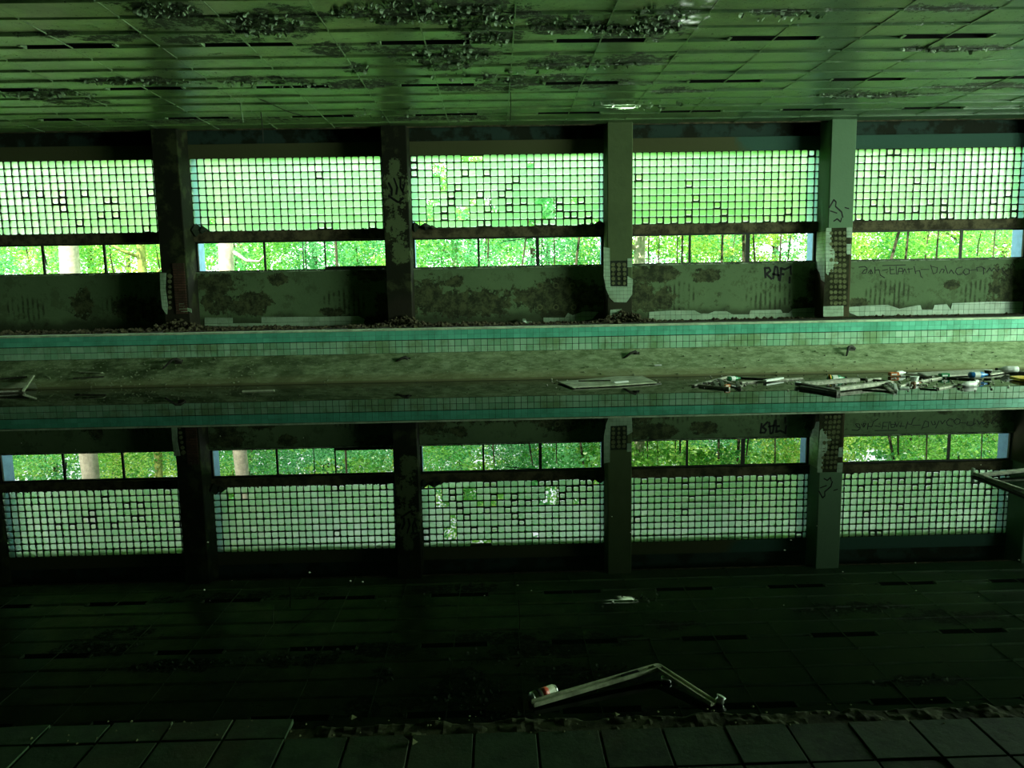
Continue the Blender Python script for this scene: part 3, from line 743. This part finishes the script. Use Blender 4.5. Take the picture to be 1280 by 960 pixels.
# ------------------------------------------------------------------ near deck
flo = structure('floor')
EY = W(640, 890, ZD).y
jy = W(640, 914, ZD).y                                         # first joint behind the edge
tw = .1445
MB().box(XL, XR, -4.0, EY-.035, .4, ZD-.007).obj('deck_bed', M['rough_mortar'], flo)
fx0 = W(675, 957, ZD).x
sx = .0
for j in range(-1, 5):
    ya, yb = jy-tw*(j+1), jy-tw*j
    for i in range(-22, 23):
        xa = fx0+tw*i
        if j == -1:
            yb = EY+.004
            if xa+tw > W(400, 890, ZD).x: continue
        nx = 4; top = []
        mb = MB()
        g = .003
        v = [(xa+g,ya+g),(xa+tw-g,ya+g),(xa+tw-g,yb-g),(xa+g,yb-g)]
        if j == -1: v[2] = (v[2][0], v[2][1]+R.uniform(-.008,.004)); v[3] = (v[3][0], v[3][1]+R.uniform(-.008,.004))
        if j >= 0 and R.random() < .14:                        # a corner knocked off
            v[2:3] = [(v[2][0], v[2][1]-R.uniform(.01,.035)), (v[2][0]-R.uniform(.01,.035), v[2][1])]
        cx_, cy_ = xa+tw/2, (ya+yb)/2
        a1, a2 = R.uniform(-.006,.006), R.uniform(-.006,.006)
        mb.prism([(u-cx_, w_-cy_) for u, w_ in v], lambda u, w_, d: (u, w_, -d+u*a1+w_*a2), .012)
        o = mb.obj('tile', M['floor_tile'], flo); o.location = (cx_, cy_, ZD+R.uniform(-.0015,.0015)); bevel(o, .001)
mb = MB()
yb = jy-tw*5
for j in range(36):
    for i in range(-70, 72): mb.box(fx0+tw*i+.003, fx0+tw*(i+1)-.003, yb-tw*(j+1)+.003, yb-tw*j-.003, ZD-.02, ZD)
o = mb.obj('tile', M['floor_tile'], flo); o['kind'] = 'stuff'
# crumbling mortar bed where the edge tiles are gone
xs0, xs1 = W(400, 890, ZD).x, 2.6
N = 300; Mr = 14; sv = []; sf = []
for i in range(N+1):
    xx = xs0+(xs1-xs0)*i/N
    edge = EY-.008+.016*noise.noise(Vector((xx*7, 0, 0)))+.010*noise.noise(Vector((xx*22, 4, 0))) - (.006 if xx < W(530,890,ZD).x else 0)
    for j in range(Mr+1):
        f = j/Mr; yy = jy-.004+(edge-jy)*f
        z_ = ZD-.006+.007*noise.noise(Vector((xx*16, yy*16, 1)))+.006*noise.noise(Vector((xx*45, yy*45, 2)))
        if f > .8: z_ -= (f-.8)**2*.5
        sv.append((xx, yy, z_))
    sv.append((xx, edge+.006, ZD-.05)); sv.append((xx, edge, .6))
K = Mr+3
for i in range(N):
    for j in range(K-1): sf.append((i*K+j, (i+1)*K+j, (i+1)*K+j+1, i*K+j+1))
o = MB().add(sv, sf).obj('crumbled_edge', M['rough_mortar'], flo); o['label'] = 'crumbling mortar bed along the pool edge'
o = MB().box(XL, XR, EY-.06, EY-.02, -1.4, ZD-.03).obj('near_pool_wall', M['dark'], flo)
mb = MB(); RQ = random.Random(9)
for _ in range(90): mb.chunk((RQ.uniform(-1.6, 1.9), jy+RQ.choice([-.003, .02, .05, .07])+RQ.uniform(-.02,.02), ZD+.001), RQ.uniform(.002,.006), RQ)
for (x, y) in [(439,896),(515,927),(1035,891),(770,893)]: mb.chunk(W(x, y, ZD+.004), .011, RQ)
o = mb.obj('grit', M['dab'], flo); o['kind'] = 'stuff'; o['label'] = 'grit and crumbs on the deck edge'

# ------------------------------------------------------------------ rubble on the far deck
mb = MB(); RB = random.Random(21)
for _ in range(3400):
    x = RB.uniform(-15, 16); g = noise.noise(Vector((x*.35, 0, 7)))
    near = 1.0 if x < 4 else .35
    y = YW-abs(RB.gauss(0, .6 if x > 3 else 1.3))-.02
    if y < YR+.5: continue
    r = RB.choice([.02,.03,.04,.06,.09])*(.7+.5*near)*(1.25 if g > 0 else .8)
    if RB.random() > near+.1: continue
    mb.chunk((x, y, ZD-.14*(y-YR)/(YW-YR)+r*.25), r*.8, RB)
for cx_ in (PX[1], PX[2], PX[3]):
    for _ in range(260):
        a_ = RB.gauss(0, .7); h = max(0, .30-abs(a_)*.35)*RB.random()-.1
        mb.chunk((cx_+a_+.1, YP-abs(RB.gauss(0,.25)), ZD+h), RB.choice([.03,.05,.08]), RB)
rb = mb.obj('rubble', M['rubble']); tag(rb, 'dark rubble heaped along the foot of the window wall', 'rubble', None, 'stuff')
for (x, y, wpx, lab) in [(573,401,13,'pale tile fragment on the rubble under the broken window'),(655,393,5,'small upright white tile chip left of the long tile strip'),(660,401,12,'flat white shard in the rubble beside the tile strip'),(690,0,0,''),(50,405,14,'pale plaster slab on the rubble at far left'),(120,404,9,'small pale plaster piece on the left rubble'),(147,412,6,'tiny pale shard in front of the left rubble')]:
    if not wpx: continue
    d = ray(x, y); kk = -(ZD-ZDW)/(YW-YR-.24); t = (ZD-kk*(YR+.24)-H)/(d.z-kk*d.y); t = min(t, 21.3/d.y)
    p = Vector((0, 0, H))+d*t; p.z = ZD+kk*(p.y-YR-.24)+.01; r = wpx/2/950*p.y
    mb = MB().prism([(-r,-.1),(-r*.3,-.13),(r,-.08),(r*.8,.1),(-r*.6,.12)], lambda u, v, d: (u, v*.9, d+v*.25), .02 if y != 393 else .1)
    o = mb.obj('tile_fragment', M['white_tile']); o.location = p; tag(o, lab, 'rubble piece', 'pale fragments on the rubble')

# ------------------------------------------------------------------ floating things
def plank(name, x0, y0, x1, y1, w_, t_h, mat, lab, cat='plank', z=.01, z2=None, group=None):
    if z == 'S': p, q = S(x0, y0, .02), S(x1, y1, .02)
    else: p = W(x0, y0, z); q = W(x1, y1, z if z2 is None else z2)
    c = (p+q)/2
    o = MB().bar(p-c, q-c, w_, t_h).obj(name, mat); o.location = c; bevel(o, min(w_, t_h)*.12)
    return tag(o, lab, cat, group)
def frame_thing(name, lab, rails, cat='frame', group=None):
    c = W(*rails[0][0][:2]) if len(rails[0][0]) < 4 else S(*rails[0][0][:2])
    e_ = empty(name, c); tag(e_, lab, cat, group)
    for (a0, a1, w_, h_, mat, nm) in rails:
        f_ = lambda a: S(a[0], a[1], a[3]) if len(a) > 3 else W(a[0], a[1], a[2] if len(a) > 2 else .01)
        p, q = f_(a0)-c, f_(a1)-c
        bevel(MB().bar(p, q, w_, h_).obj(nm, mat, e_), min(w_, h_)*.12)
    return e_
# the broken lamp housing in the foreground: a ridged rail bent at one end
p, q, r_ = W(666, 884, .0), W(822, 838, .03), W(892, 884, .0)
fe = empty('broken_lamp_housing', p); tag(fe, 'cream channel of a broken lamp housing bent to an elbow, floating by the near edge', 'lamp part')
def channel(a0, a1, name, w_=.034):
    d = (a1-a0).normalized(); n_ = d.cross(Vector((0,0,1))).normalized()
    mb = MB()
    mb.bar(a0, a1, w_, .006)
    for s in (-1, 1): mb.bar(a0+n_*s*w_/2+Vector((0,0,.008)), a1+n_*s*w_/2+Vector((0,0,.008)), .006, .022)
    mb.bar(a0+n_*.004+Vector((0,0,.006)), a1+n_*.004+Vector((0,0,.006)), .012, .012)
    return mb.obj(name, M['enamel'], fe)
up = Vector((0,0,.012))
channel(up*1, q-p+up, 'long_rail'); channel(q-p+up, r_-p+up, 'short_rail')
dd = (q-p)
MB().bar(dd*.70+up*1.9, dd*.84+up*1.9, .035, .012).obj('lamp_socket', M['trough'], fe)
MB().tube([dd+up*.5, dd+up*2.4], .022, 10).obj('elbow_joint', M['enamel'], fe)
# drink can
def lathe(name, prof, mat, parent, n=20):
    mb = MB(); k = 0
    for (rr, zz) in prof:
        for j in range(n): mb.v.append((rr*math.cos(2*math.pi*j/n), rr*math.sin(2*math.pi*j/n), zz))
    for i in range(len(prof)-1):
        for j in range(n): mb.f.append((i*n+j, i*n+(j+1)%n, (i+1)*n+(j+1)%n, (i+1)*n+j))
    mb.f.append(tuple(range(n))[::-1]); mb.f.append(tuple((len(prof)-1)*n+j for j in range(n)))
    return mb.obj(name, mat, parent, smooth=True)
def lying(o, c, direction, tilt=0.0):
    o.location = c; o.rotation_mode = 'QUATERNION'; o.rotation_quaternion = Vector(direction).normalized().to_track_quat('Z', 'Y')
a, b = W(663, 873, .02), W(694, 862, .02); d = (b-a); L = d.length
can = empty('drink_can'); lying(can, a, d); tag(can, 'floating drink can with a dark and red label beside the lamp housing', 'can')
rc = .030
lathe('can_body', [(rc,.012),(rc,L-.012)], M['enamel'], can); lathe('can_base', [(.001,.004),(rc*.72,.0),(rc*.8,.004),(rc,.012)], M['metal'], can)
lathe('can_top', [(rc,L-.012),(rc*.84,L-.002),(rc*.84,L),(rc*.78,L-.004),(.001,L-.004)], M['metal'], can)
lathe('red_label', [(rc+.0006,L*.42),(rc+.0006,L*.66)], M['red'], can); lathe('dark_label', [(rc+.0006,L*.24),(rc+.0006,L*.36)], M['trough'], can)
# clear jar hanging under the elbow and a clear bottle neck at the edge
p = W(833, 852, .0); j_ = empty('glass_jar', p); tag(j_, 'small clear glass jar floating under the elbow of the lamp housing', 'jar')
lathe('jar_body', [(.012,-.04),(.024,-.035),(.026,.0),(.022,.016)], M['clear'], j_); lathe('jar_rim', [(.022,.012),(.027,.014),(.027,.024),(.020,.028)], M['metal'], j_)
p, q = W(899, 877, .012), W(908, 872, .02); b2 = empty('crushed_can'); lying(b2, p, Vector((.5, .2, 1)))
tag(b2, 'crushed shiny tin can standing against the near pool edge', 'can')
lathe('can_body', [(.02,-.01),(.024,.004),(.019,.014),(.023,.026)], M['metal'], b2, 11); lathe('can_rim', [(.023,.026),(.025,.028),(.022,.03),(.001,.026)], M['metal'], b2, 11)
# V-shaped pair of slats at the right edge
frame_thing('floating_slat_frame', 'pair of pale wooden slats joined in a V, floating at the right edge', [
    ((1226,594,.03),(1296,586,.05), .075, .022, M['wood'], 'upper_slat'), ((1215,591,.02),(1300,620,.03), .03, .03, M['wood'], 'lower_slat'),
    ((1222,594,.01),(1300,627,.01), .03, .03, M['wood_dark'], 'dark_slat')])
p = W(1216, 594, .0); o = MB().bar((0,0,0), (.003,0,.075), .03, .02).obj('end_block', M['white'], bpy.data.objects['floating_slat_frame']); o.location = p-bpy.data.objects['floating_slat_frame'].location

# pale board by the far side
def slab(name, pts, t_, mat, lab, cat='board', z=.015):
    P_ = [W(x, y, z) for x, y in pts]; c = sum(P_, Vector())/len(P_)
    mb = MB().prism([(q.x-c.x, q.y-c.y) for q in P_], lambda u, v, d: (u, v, d), t_)
    o = mb.obj(name, mat); o.location = c; return tag(o, lab, cat)
slab('floating_board', [(697,478),(716,485),(770,482.5),(821,479),(803,471),(770,471.5),(718,476.5)], .022, M['board'], 'wide pale board floating at the waterline below the mossy pillar')
p = W(777, 478, .045); o = MB().bar((-.16,0,0), (.14,.1,.01), .09, .03).obj('paper_scrap', M['white']); o.location = p; tag(o, 'white scrap lying on the wide pale board', 'scrap')
o = MB().bar((-.35,.1,0), (.3,.0,.01), .05, .02).obj('wood_splinter', M['wood_dark']); o.location = W(745, 476.5, .045); tag(o, 'dark splinter of wood lying on the wide pale board', 'wood')
plank('plank', 303, 489, 343, 488, .05, .03, M['board'], 'short thin stick floating alone left of centre')
plank('wood_splinter', 818, 457.5, 827, 457.5, .06, .03, M['white'], 'small white scrap on the slope right of centre', 'scrap', z='S')

frame_thing('timber_wreck', 'splintered triangular frame of pale slats floating left of the long plank', [
    ((866,482,.02),(912,470.5,.03), .07, .03, M['wood'], 'slat'), ((874,482,.02),(912,485.5,.02), .05, .05, M['wood'], 'slat'), ((898,474,.05),(927,483,.03), .06, .03, M['wood'], 'slat'),
    ((893,478,.05),(897,484,.02), .08, .05, M['wood_dark'], 'dark_block'), ((901,476,.05),(904,484,.02), .06, .06, M['wood_dark'], 'dark_block'), ((880,479,.04),(885,482,.02), .06, .06, M['wood_dark'], 'dark_block'),
    ((921,478,.06),(924,485,.02), .07, .05, M['wood_dark'], 'dark_block')])
def small(name, x, y, kind, mat, lab, s=1.0, ang=0.0, z=.02, cat='litter', cap=None):
    c = W(x, y, z); e_ = empty(name, c, ang); tag(e_, lab, cat)
    if kind == 'bottle':
        rr = .05*s
        mb = MB().tube([(-.16*s,0,0),(-.15*s,0,0),(.04*s,0,0),(.09*s,0,0),(.10*s,0,0),(.14*s,0,0)], [rr*.8,rr,rr,rr*.45,rr*.35,rr*.35], 12); mb.obj('bottle_body', mat, e_, smooth=True)
        MB().tube([(.14*s,0,0),(.17*s,0,0)], rr*.42, 10).obj('bottle_cap', cap or M['trough'], e_)
        lab_ = MB().tube([(-.09*s,0,0),(.0,0,0)], rr*1.02, 12).obj('bottle_label', M['white'], e_)
    elif kind == 'box':
        bevel(MB().box(-.12*s,.12*s,-.07*s,.07*s,-.02,.07*s).obj('carton_body', mat, e_), .01); MB().box(-.09*s,.05*s,-.071*s,-.069*s,.0,.04*s).obj('carton_label', M['white'], e_)
    elif kind == 'tub':
        MB().tube([(0,0,-.02),(0,0,.07*s)], [.07*s,.09*s], 12).obj('tub_body', mat, e_); MB().tube([(0,0,.07*s),(0,0,.08*s)], .095*s, 12).obj('tub_rim', M['white'], e_)
    return e_
small('glass_bottle', 918, 473, 'bottle', M['green'], 'green glass bottle on top of the triangular frame', 1.0, .3, .07, 'bottle')
small('orange_scrap', 909, 482.5, 'box', M['orange'], 'small orange scrap at the tip of the triangular frame', .45, .2, .05, 'scrap')
plank('plank', 926, 478.5, 1003, 473, .07, .04, M['wood'], 'long thin pale lath running right from the triangular frame')
plank('plank', 925, 472, 960, 474, .06, .03, M['wood_dark'], 'thin dark lath floating behind the long pale lath')
plank('plank', 956, 476, 978, 472.5, .08, .04, M['white'], 'short whitish slat lying across the long thin lath', z=.04)
frame_thing('timber_wreck', 'heavy pale timber frame floating below the pale pillar', [
    ((1003,480,.05),(1072,474.5,.08), .16, .07, M['wood'], 'back_rail'), ((1000,480,.04),(1048,490,.04), .10, .07, M['wood_dark'], 'side_rail'),
    ((1046,486,.05),(1114,478,.05), .12, .07, M['wood'], 'front_rail'), ((1000,484,.03),(1047,492,.02), .06, .06, M['wood_dark'], 'side_rail')])
small('tin', 997, 481, 'tub', M['metal'], 'small round tin at the left corner of the timber frame', .7, 0, .03, 'tin')
small('glass_bottle', 1046, 472.5, 'bottle', M['green'], 'dark green glass bottle floating behind the timber frame', 1.2, .1, .05, 'bottle')
plank('wood_splinter', 1037, 469.5, 1038, 475, .05, .05, M['yellow'], 'short yellow stake standing behind the timber frame', 'stake', z=.14, z2=.0)
plank('plank', 1072, 473, 1117, 477, .05, .03, M['wood_dark'], 'thin dark lath between the two heaps of debris')
plank('plank', 1083, 475.5, 1100, 473.5, .06, .05, M['wood'], 'short pale stub behind the thin dark lath')
frame_thing('broken_chair_part', 'bent pale strip with a dark foot right of the timber frame', [
    ((1107,482,.06),(1115,489,.02), .06, .03, M['wood'], 'pale_strip'), ((1118,480,.10),(1120,488,.02), .05, .04, M['white'], 'white_strip'), ((1110,479,.05),(1119,487,.01), .10, .06, M['wood_dark'], 'dark_foot'), ((1078,487,.01),(1114,489,.01), .03, .02, M['wood_dark'], 'dark_rod')], 'debris')
small('orange_carton', 1117, 468.5, 'box', M['orange'], 'orange carton floating by the far waterline', .8, 0, .03, 'carton')
small('white_bottle', 1126, 466, 'bottle', M['white'], 'white plastic bottle beside the orange carton', .9, .3, .06, 'bottle')
plank('plank', 1125, 470, 1131, 470, .08, .04, M['white'], 'tiny white block beneath the white plastic bottle')
slab('floating_board', [(1132,468),(1160,466.5),(1200,464.5),(1232,463),(1262,465.5),(1240,469),(1200,470),(1165,472),(1150,471)], .03, M['wood'], 'long grey board floating at the far right waterline')
plank('plank', 1149, 467, 1160, 472, .05, .04, M['wood_dark'], 'short black stick lying on the long grey board', z=.05)
small('green_bag', 1180, 470, 'box', M['green'], 'green scrap on the front edge of the long grey board', .8, .1, .04, 'scrap')
plank('plank', 1150, 477, 1177, 472, .05, .04, M['wood'], 'pale round stick in front of the long grey board')
plank('plank', 1182, 472, 1228, 475, .06, .04, M['wood_dark'], 'dark slat floating below the blue bottle')
small('white_cup', 1143, 475, 'tub', M['white'], 'white cup in the small heap right of the timber frame', .9, 0, .04, 'cup')
small('brown_bottle', 1146, 479, 'bottle', M['brown'], 'brown bottle in the small heap right of the timber frame', .9, .5, .03, 'bottle')
plank('plank', 1124, 483, 1142, 477.5, .06, .04, M['wood'], 'pale lath left of the brown bottle')
plank('plank', 1124, 485, 1136, 485, .09, .04, M['white'], 'flat white block nearest the camera in the small heap')
plank('plank', 1148, 480.5, 1159, 480.5, .07, .04, M['board'], 'short cream slat right of the brown bottle')
plank('plank', 1172, 486, 1195, 481.5, .06, .035, M['wood'], 'pale stick pointing to the bottle with a dark cap')
plank('plank', 1150, 485.5, 1172, 487, .03, .02, M['wood_dark'], 'thin dark twig left of the pale pointing stick')
small('blue_bottle', 1224, 468.5, 'bottle', M['blue'], 'blue plastic bottle lying on the long grey board', 1.25, 0, .09, 'bottle')
small('white_bottle', 1209, 480.5, 'bottle', M['white'], 'white bottle with a dark cap nearest the front at right', 1.15, math.pi+.2, .04, 'bottle')
small('brown_bottle', 1222, 477, 'bottle', M['rust'], 'dark bottle behind the white bottle with the dark cap', .8, .2, .03, 'bottle')
small('white_bottle', 1259, 461.5, 'bottle', M['white'], 'white bottle at the far right on the waterline', 1.3, 2.9, .10, 'bottle')
plank('plank', 1254, 462, 1284, 467, .10, .06, M['wood_dark'], 'thick dark beam at the right edge by the waterline', z=.03)
small('black_post', 1235, 466, 'tub', M['trough'], 'black lump at the right end of the blue bottle', .8, 0, .05, 'lump')
slab('yellow_float', [(1262,473.5),(1275,476.5),(1296,477.5),(1296,473),(1272,472.5)], .05, M['yellow'], 'yellow plastic sheet at the right edge of the picture', 'plastic')
# left edge
frame_thing('timber_wreck', 'broken pale window frame half out of the water at the left edge', [
    ((-20,478,0,.05),(34,474,0,.05), .04, .04, M['wood_dark'], 'top_rail'), ((-20,490.5,.04),(31,488.5,.03), .05, .04, M['wood'], 'bottom_rail'), ((29,488.5,.04),(42,473,0,.06), .05, .04, M['board'], 'side_rail'), ((-20,493,.0),(30,491,.0), .05, .05, M['wood_dark'], 'wet_rail')])
P_ = [S(x, y, .015) for x, y in [(-20,487),(30,486),(47,487),(44,480),(8,480),(-20,481)]]; c = sum(P_, Vector())/6
mb = MB(); mb.add([q-c for q in P_]+[q-c+Vector((0,0,.02)) for q in P_], [tuple(range(6)), tuple(range(6, 12))[::-1]]+[(i, i+6, (i+1)%6+6, (i+1)%6) for i in range(6)])
o = mb.obj('wet_board', M['board']); o.location = c; tag(o, 'low pale board under the broken frame at the left edge', 'board')
plank('plank', 92, 474, 130, 472, .05, .03, M['wood_dark'], 'dark twig on the slope beside the left frame', z='S')
plank('plank', 100, 466, 128, 467, .07, .02, M['board'], 'pale green lath on the slope right of the left frame', z='S')
mb = MB(); RS = random.Random(2)
for _ in range(50):
    x, y = RS.uniform(0, 1280), RS.uniform(483, 760)
    mb.chunk(W(x, y, .001), RS.uniform(.003, .012), RS)
for _ in range(260):
    x = RS.choice([RS.gauss(900, 22), RS.gauss(1045, 35), RS.gauss(1140, 30), RS.gauss(1215, 35), RS.gauss(745, 40)]); mb.chunk(W(x, 478+RS.gauss(0, 4), .01), RS.uniform(.012, .035), RS)
o = mb.obj('floating_specks', M['wood']); tag(o, 'small pale specks and crumbs drifting on the water', 'litter', None, 'stuff')

# ------------------------------------------------------------------ outside
gr = MB().box(-80, 80, 21.8, 110, .1, .55).obj('ground', M['ground']); gr['kind'] = 'structure'
RT_ = random.Random(77)
def leaves(n, blobs, size):
    mb = MB(); tot = sum(b[3]*b[4]*b[5] for b in blobs)
    for (bx, by, bz, rx, ry, rz) in blobs:
        for _ in range(int(n*rx*ry*rz/tot)):
            while True:
                u = Vector((RT_.uniform(-1,1), RT_.uniform(-1,1), RT_.uniform(-1,1)))
                if .3 < u.length <= 1: break
            c = Vector((bx+u.x*rx, by+u.y*ry, bz+u.z*rz)); s = size*RT_.uniform(.6, 1.3)
            a = Vector((RT_.gauss(0,1), RT_.gauss(0,1), RT_.gauss(0,.6))).normalized(); b = a.cross(Vector((RT_.gauss(0,1), RT_.gauss(0,1), RT_.gauss(0,1)))).normalized()*.6
            mb.v += [tuple(c-a*s), tuple(c+b*s), tuple(c+a*s), tuple(c-b*s)]; k = len(mb.v)-4; mb.f.append((k, k+1, k+2, k+3))
    return mb
def rblobs(n, R0, h0, h1, r):
    out = []
    for _ in range(n):
        a = RT_.uniform(0, 6.28); q = R0*math.sqrt(RT_.random()); z_ = RT_.uniform(h0, h1)
        out.append((q*math.cos(a), q*math.sin(a), z_, r*RT_.uniform(.6,1.2), r*RT_.uniform(.6,1.2), r*RT_.uniform(.4,.8)))
    return out
bush_l = [leaves(9500, rblobs(30, 2.0, .6, 3.8+.4*i, .8), .052).mesh('foliage', M[mt], fix=False) for i, mt in enumerate(('leaf1','leaf2','leaf3'))]
tree_l = [leaves(10500, rblobs(38, 2.6, 2.2, 11, 1.15), .085).mesh('foliage', M[mt], fix=False) for mt in ('leaf1','leaf2','leaf3')]
def stemmesh(h, r, mat, lean=0, n=7, branches=4):
    mb = MB(); pts = [Vector((lean*f*f+.1*math.sin(f*5+h), .08*math.sin(f*7), h*f)) for f in [i/8 for i in range(9)]]
    mb.tube(pts, [r*(1-.6*i/8)*(1.25 if i == 0 else 1) for i in range(9)], n)
    for b in range(branches):
        i = 2+b % 6; p = pts[i]; a = RT_.uniform(0, 6.28); L = h*RT_.uniform(.12,.25)
        mb.tube([p, p+Vector((math.cos(a)*L*.5, math.sin(a)*L*.5, L*.35)), p+Vector((math.cos(a)*L, math.sin(a)*L, L*.9))], [r*.35, r*.25, r*.08], 5)
    return mb
bush_s = stemmesh(3.6, .04, None, 0, 6, 0).mesh('stem', M['bark_dark']); tree_s = stemmesh(10, .16, None, .4).mesh('trunk', M['bark_dark'])
def green(kind, x, y, i, lab, group, s=1.0):
    nm, lm, sm, pn = ('shrub', bush_l, bush_s, 'stem') if kind == 'bush' else ('tree', tree_l, tree_s, 'trunk')
    e_ = empty(nm, (x, y, .5), RT_.uniform(0, 6.28)); e_.scale = (s, s, s*RT_.uniform(.9, 1.1)); tag(e_, lab, nm, group)
    o = link('foliage', lm[i], e_); o['kind'] = 'stuff'; link(pn, sm, e_); return e_
seen = ['leftmost window', 'second window from the left', 'middle window with the holes', 'fourth window from the left', 'rightmost window']
tone = ['bright green', 'cool green', 'yellow-green']
def win_of(x, y):
    xw = x*YW/y
    for k in range(1, 6):
        if PXA[k]-.4 < xw < PXA[k+1]+.4: return k-1
    return None
x = -20.; n_ = 0; pos = {}
while x < 22:
    y = RT_.uniform(29, 31.5); i = (n_*2+RT_.randint(0, 1)) % 3; w_ = win_of(x, y)
    lab = '%s leafy shrubs close behind the %s' % (tone[i], seen[w_]) if w_ is not None else 'leafy shrubs outside beyond the end windows'
    green('bush', x, y, i, lab, 'shrubs behind the windows', RT_.uniform(.95, 1.25)); x += RT_.uniform(2.0, 3.0); n_ += 1
x = -27.
while x < 30:
    y = RT_.uniform(35, 40); i = n_ % 3; w_ = win_of(x, y)
    lab = '%s trees in the wood behind the %s' % (tone[i], seen[w_]) if w_ is not None else 'trees in the wood beyond the end windows'
    green('tree', x, y, i, lab, 'trees of the wood behind the windows', RT_.uniform(.85, 1.15)); x += RT_.uniform(3.0, 4.4); n_ += 1
x = -36.
while x < 38:
    y = RT_.uniform(45, 52); i = n_ % 3
    green('tree', x, y, i, 'distant trees at the back of the wood outside', 'distant trees', RT_.uniform(1.1, 1.5)); x += RT_.uniform(3.6, 5.0); n_ += 1
def trunk(px, py, wpx, Y, mat, h, lab, lean=0.0, br=3, name='tree', low=None):
    p = V(px, py, Y); r = wpx/2/F*Y
    e_ = empty(name, (p.x, Y, .5)); tag(e_, lab, 'tree')
    mb = MB(); n = 9
    pts = [Vector((lean*(h*f-2.6), .05*math.sin(f*6), h*f)) for f in [i/n for i in range(n+1)]]
    if r > .1: pts = [q+Vector((.12*r*math.sin(i*2.1), 0, 0)) for i, q in enumerate(pts)]
    mb.tube(pts, [r*(1.1-.5*i/n) for i in range(n+1)], 12); mb.obj('trunk', mat, e_, smooth=True)
    for b in range(br):
        i = 2+b; q = pts[min(i, n)]; a = RT_.uniform(-.6, .6)+(math.pi if b % 2 else 0); L = RT_.uniform(.8, 1.6)
        MB().tube([q, q+Vector((math.cos(a)*L*.5, math.sin(a)*L*.4, L*.2)), q+Vector((math.cos(a)*L, math.sin(a)*L*.6, L*.55))], [r*.4+.01, r*.28+.008, .01], 7).obj('branch', mat, e_, smooth=True)
    f = leaves(700, rblobs(12, 1.6, h*.55, h, .7), .1).obj('foliage', M['leaf1'], e_, fix=False); f['kind'] = 'stuff'
    return e_
trunk(86, 320, 23, 26.8, M['bark_pale'], 9, 'thick pale sunlit tree trunk behind the leftmost window', 0, 0)
trunk(176, 320, 11, 27.2, M['bark_green'], 8, 'mossy yellow-green trunk at the right of the leftmost window', .01, 2)
t2 = trunk(282, 315, 19, 26.6, M['bark_pale'], 9, 'brightest white tree trunk behind the second window', .02, 0)
c = t2.location; a0 = V(292, 315, 26.5)-c; a1 = V(308, 326, 26.3)-c; a2 = V(324, 327, 26.1)-c
MB().tube([a0, a1, a2, V(330,320,26)-c], [.07,.05,.035,.015], 7).obj('branch', M['bark_pale'], t2, smooth=True)
trunk(800, 320, 15, 28, M['bark_pale'], 8, 'pale blotched trunk at the left of the fourth window', 0, 2)
for (px, w_, lean, lab) in [(722,3,.12,'thin dark leaning sapling at the right of the middle window'),(693,1.6,0,'slender dark sapling right of centre in the middle window'),(655,2,.15,'thin dark sapling in the middle pane of the middle window'),
        (811,1.6,0,'first slender upright stem in the left pane of the fourth window'),(824,1.2,0,'second very thin stem in the left pane of the fourth window'),(847,1.5,0,'grey stem just left of the two dark stems, fourth window'),(853,2.6,0,'darkest upright stem in the left pane of the fourth window'),
        (903,3,0,'dark upright sapling in the middle pane of the fourth window'),(930,4,-.05,'thickest dark sapling beside the right mullion of the fourth window'),(943,2,-.1,'thin leaning stem just right of the fourth window mullion'),(976,2,0,'dark straight stem in the right pane of the fourth window'),
        (1119,3.5,.22,'dark leaning sapling in the rightmost window'),(1134,2.5,.03,'slim stem beside the leaning sapling in the rightmost window'),(1172,2,.0,'straight thin stem in the middle of the rightmost window'),(1243,1.5,0,'thin stem nearest the pale pier in the rightmost window'),
        (610,2,.05,'thin grey stem beside the first mullion of the middle window'),(420,3,0,'dim stem at the right of the second window')]:
    trunk(px, 312, w_*1.15, 26.5, M['bark_dark'], 6.5, lab, lean, 0, 'sapling')

ordn = ['leftmost', 'second from left'] + [w+' from left' for w in 'third fourth fifth sixth seventh eighth ninth tenth eleventh twelfth thirteenth fourteenth fifteenth sixteenth seventeenth eighteenth nineteenth twentieth'.split()]
by = {}
for o in SC.objects:
    if o.get('group') in ('shrubs behind the windows', 'trees of the wood behind the windows', 'distant trees') and 'beyond' not in o['label']: by.setdefault(o['label'], []).append(o)
for lab, os_ in by.items():
    one = lab.replace('shrubs', 'shrub').replace('trees', 'tree')
    for i, o in enumerate(sorted(os_, key=lambda q: q.location.x/q.location.y)):
        o['label'] = one if len(os_) == 1 else one+', '+ordn[i]
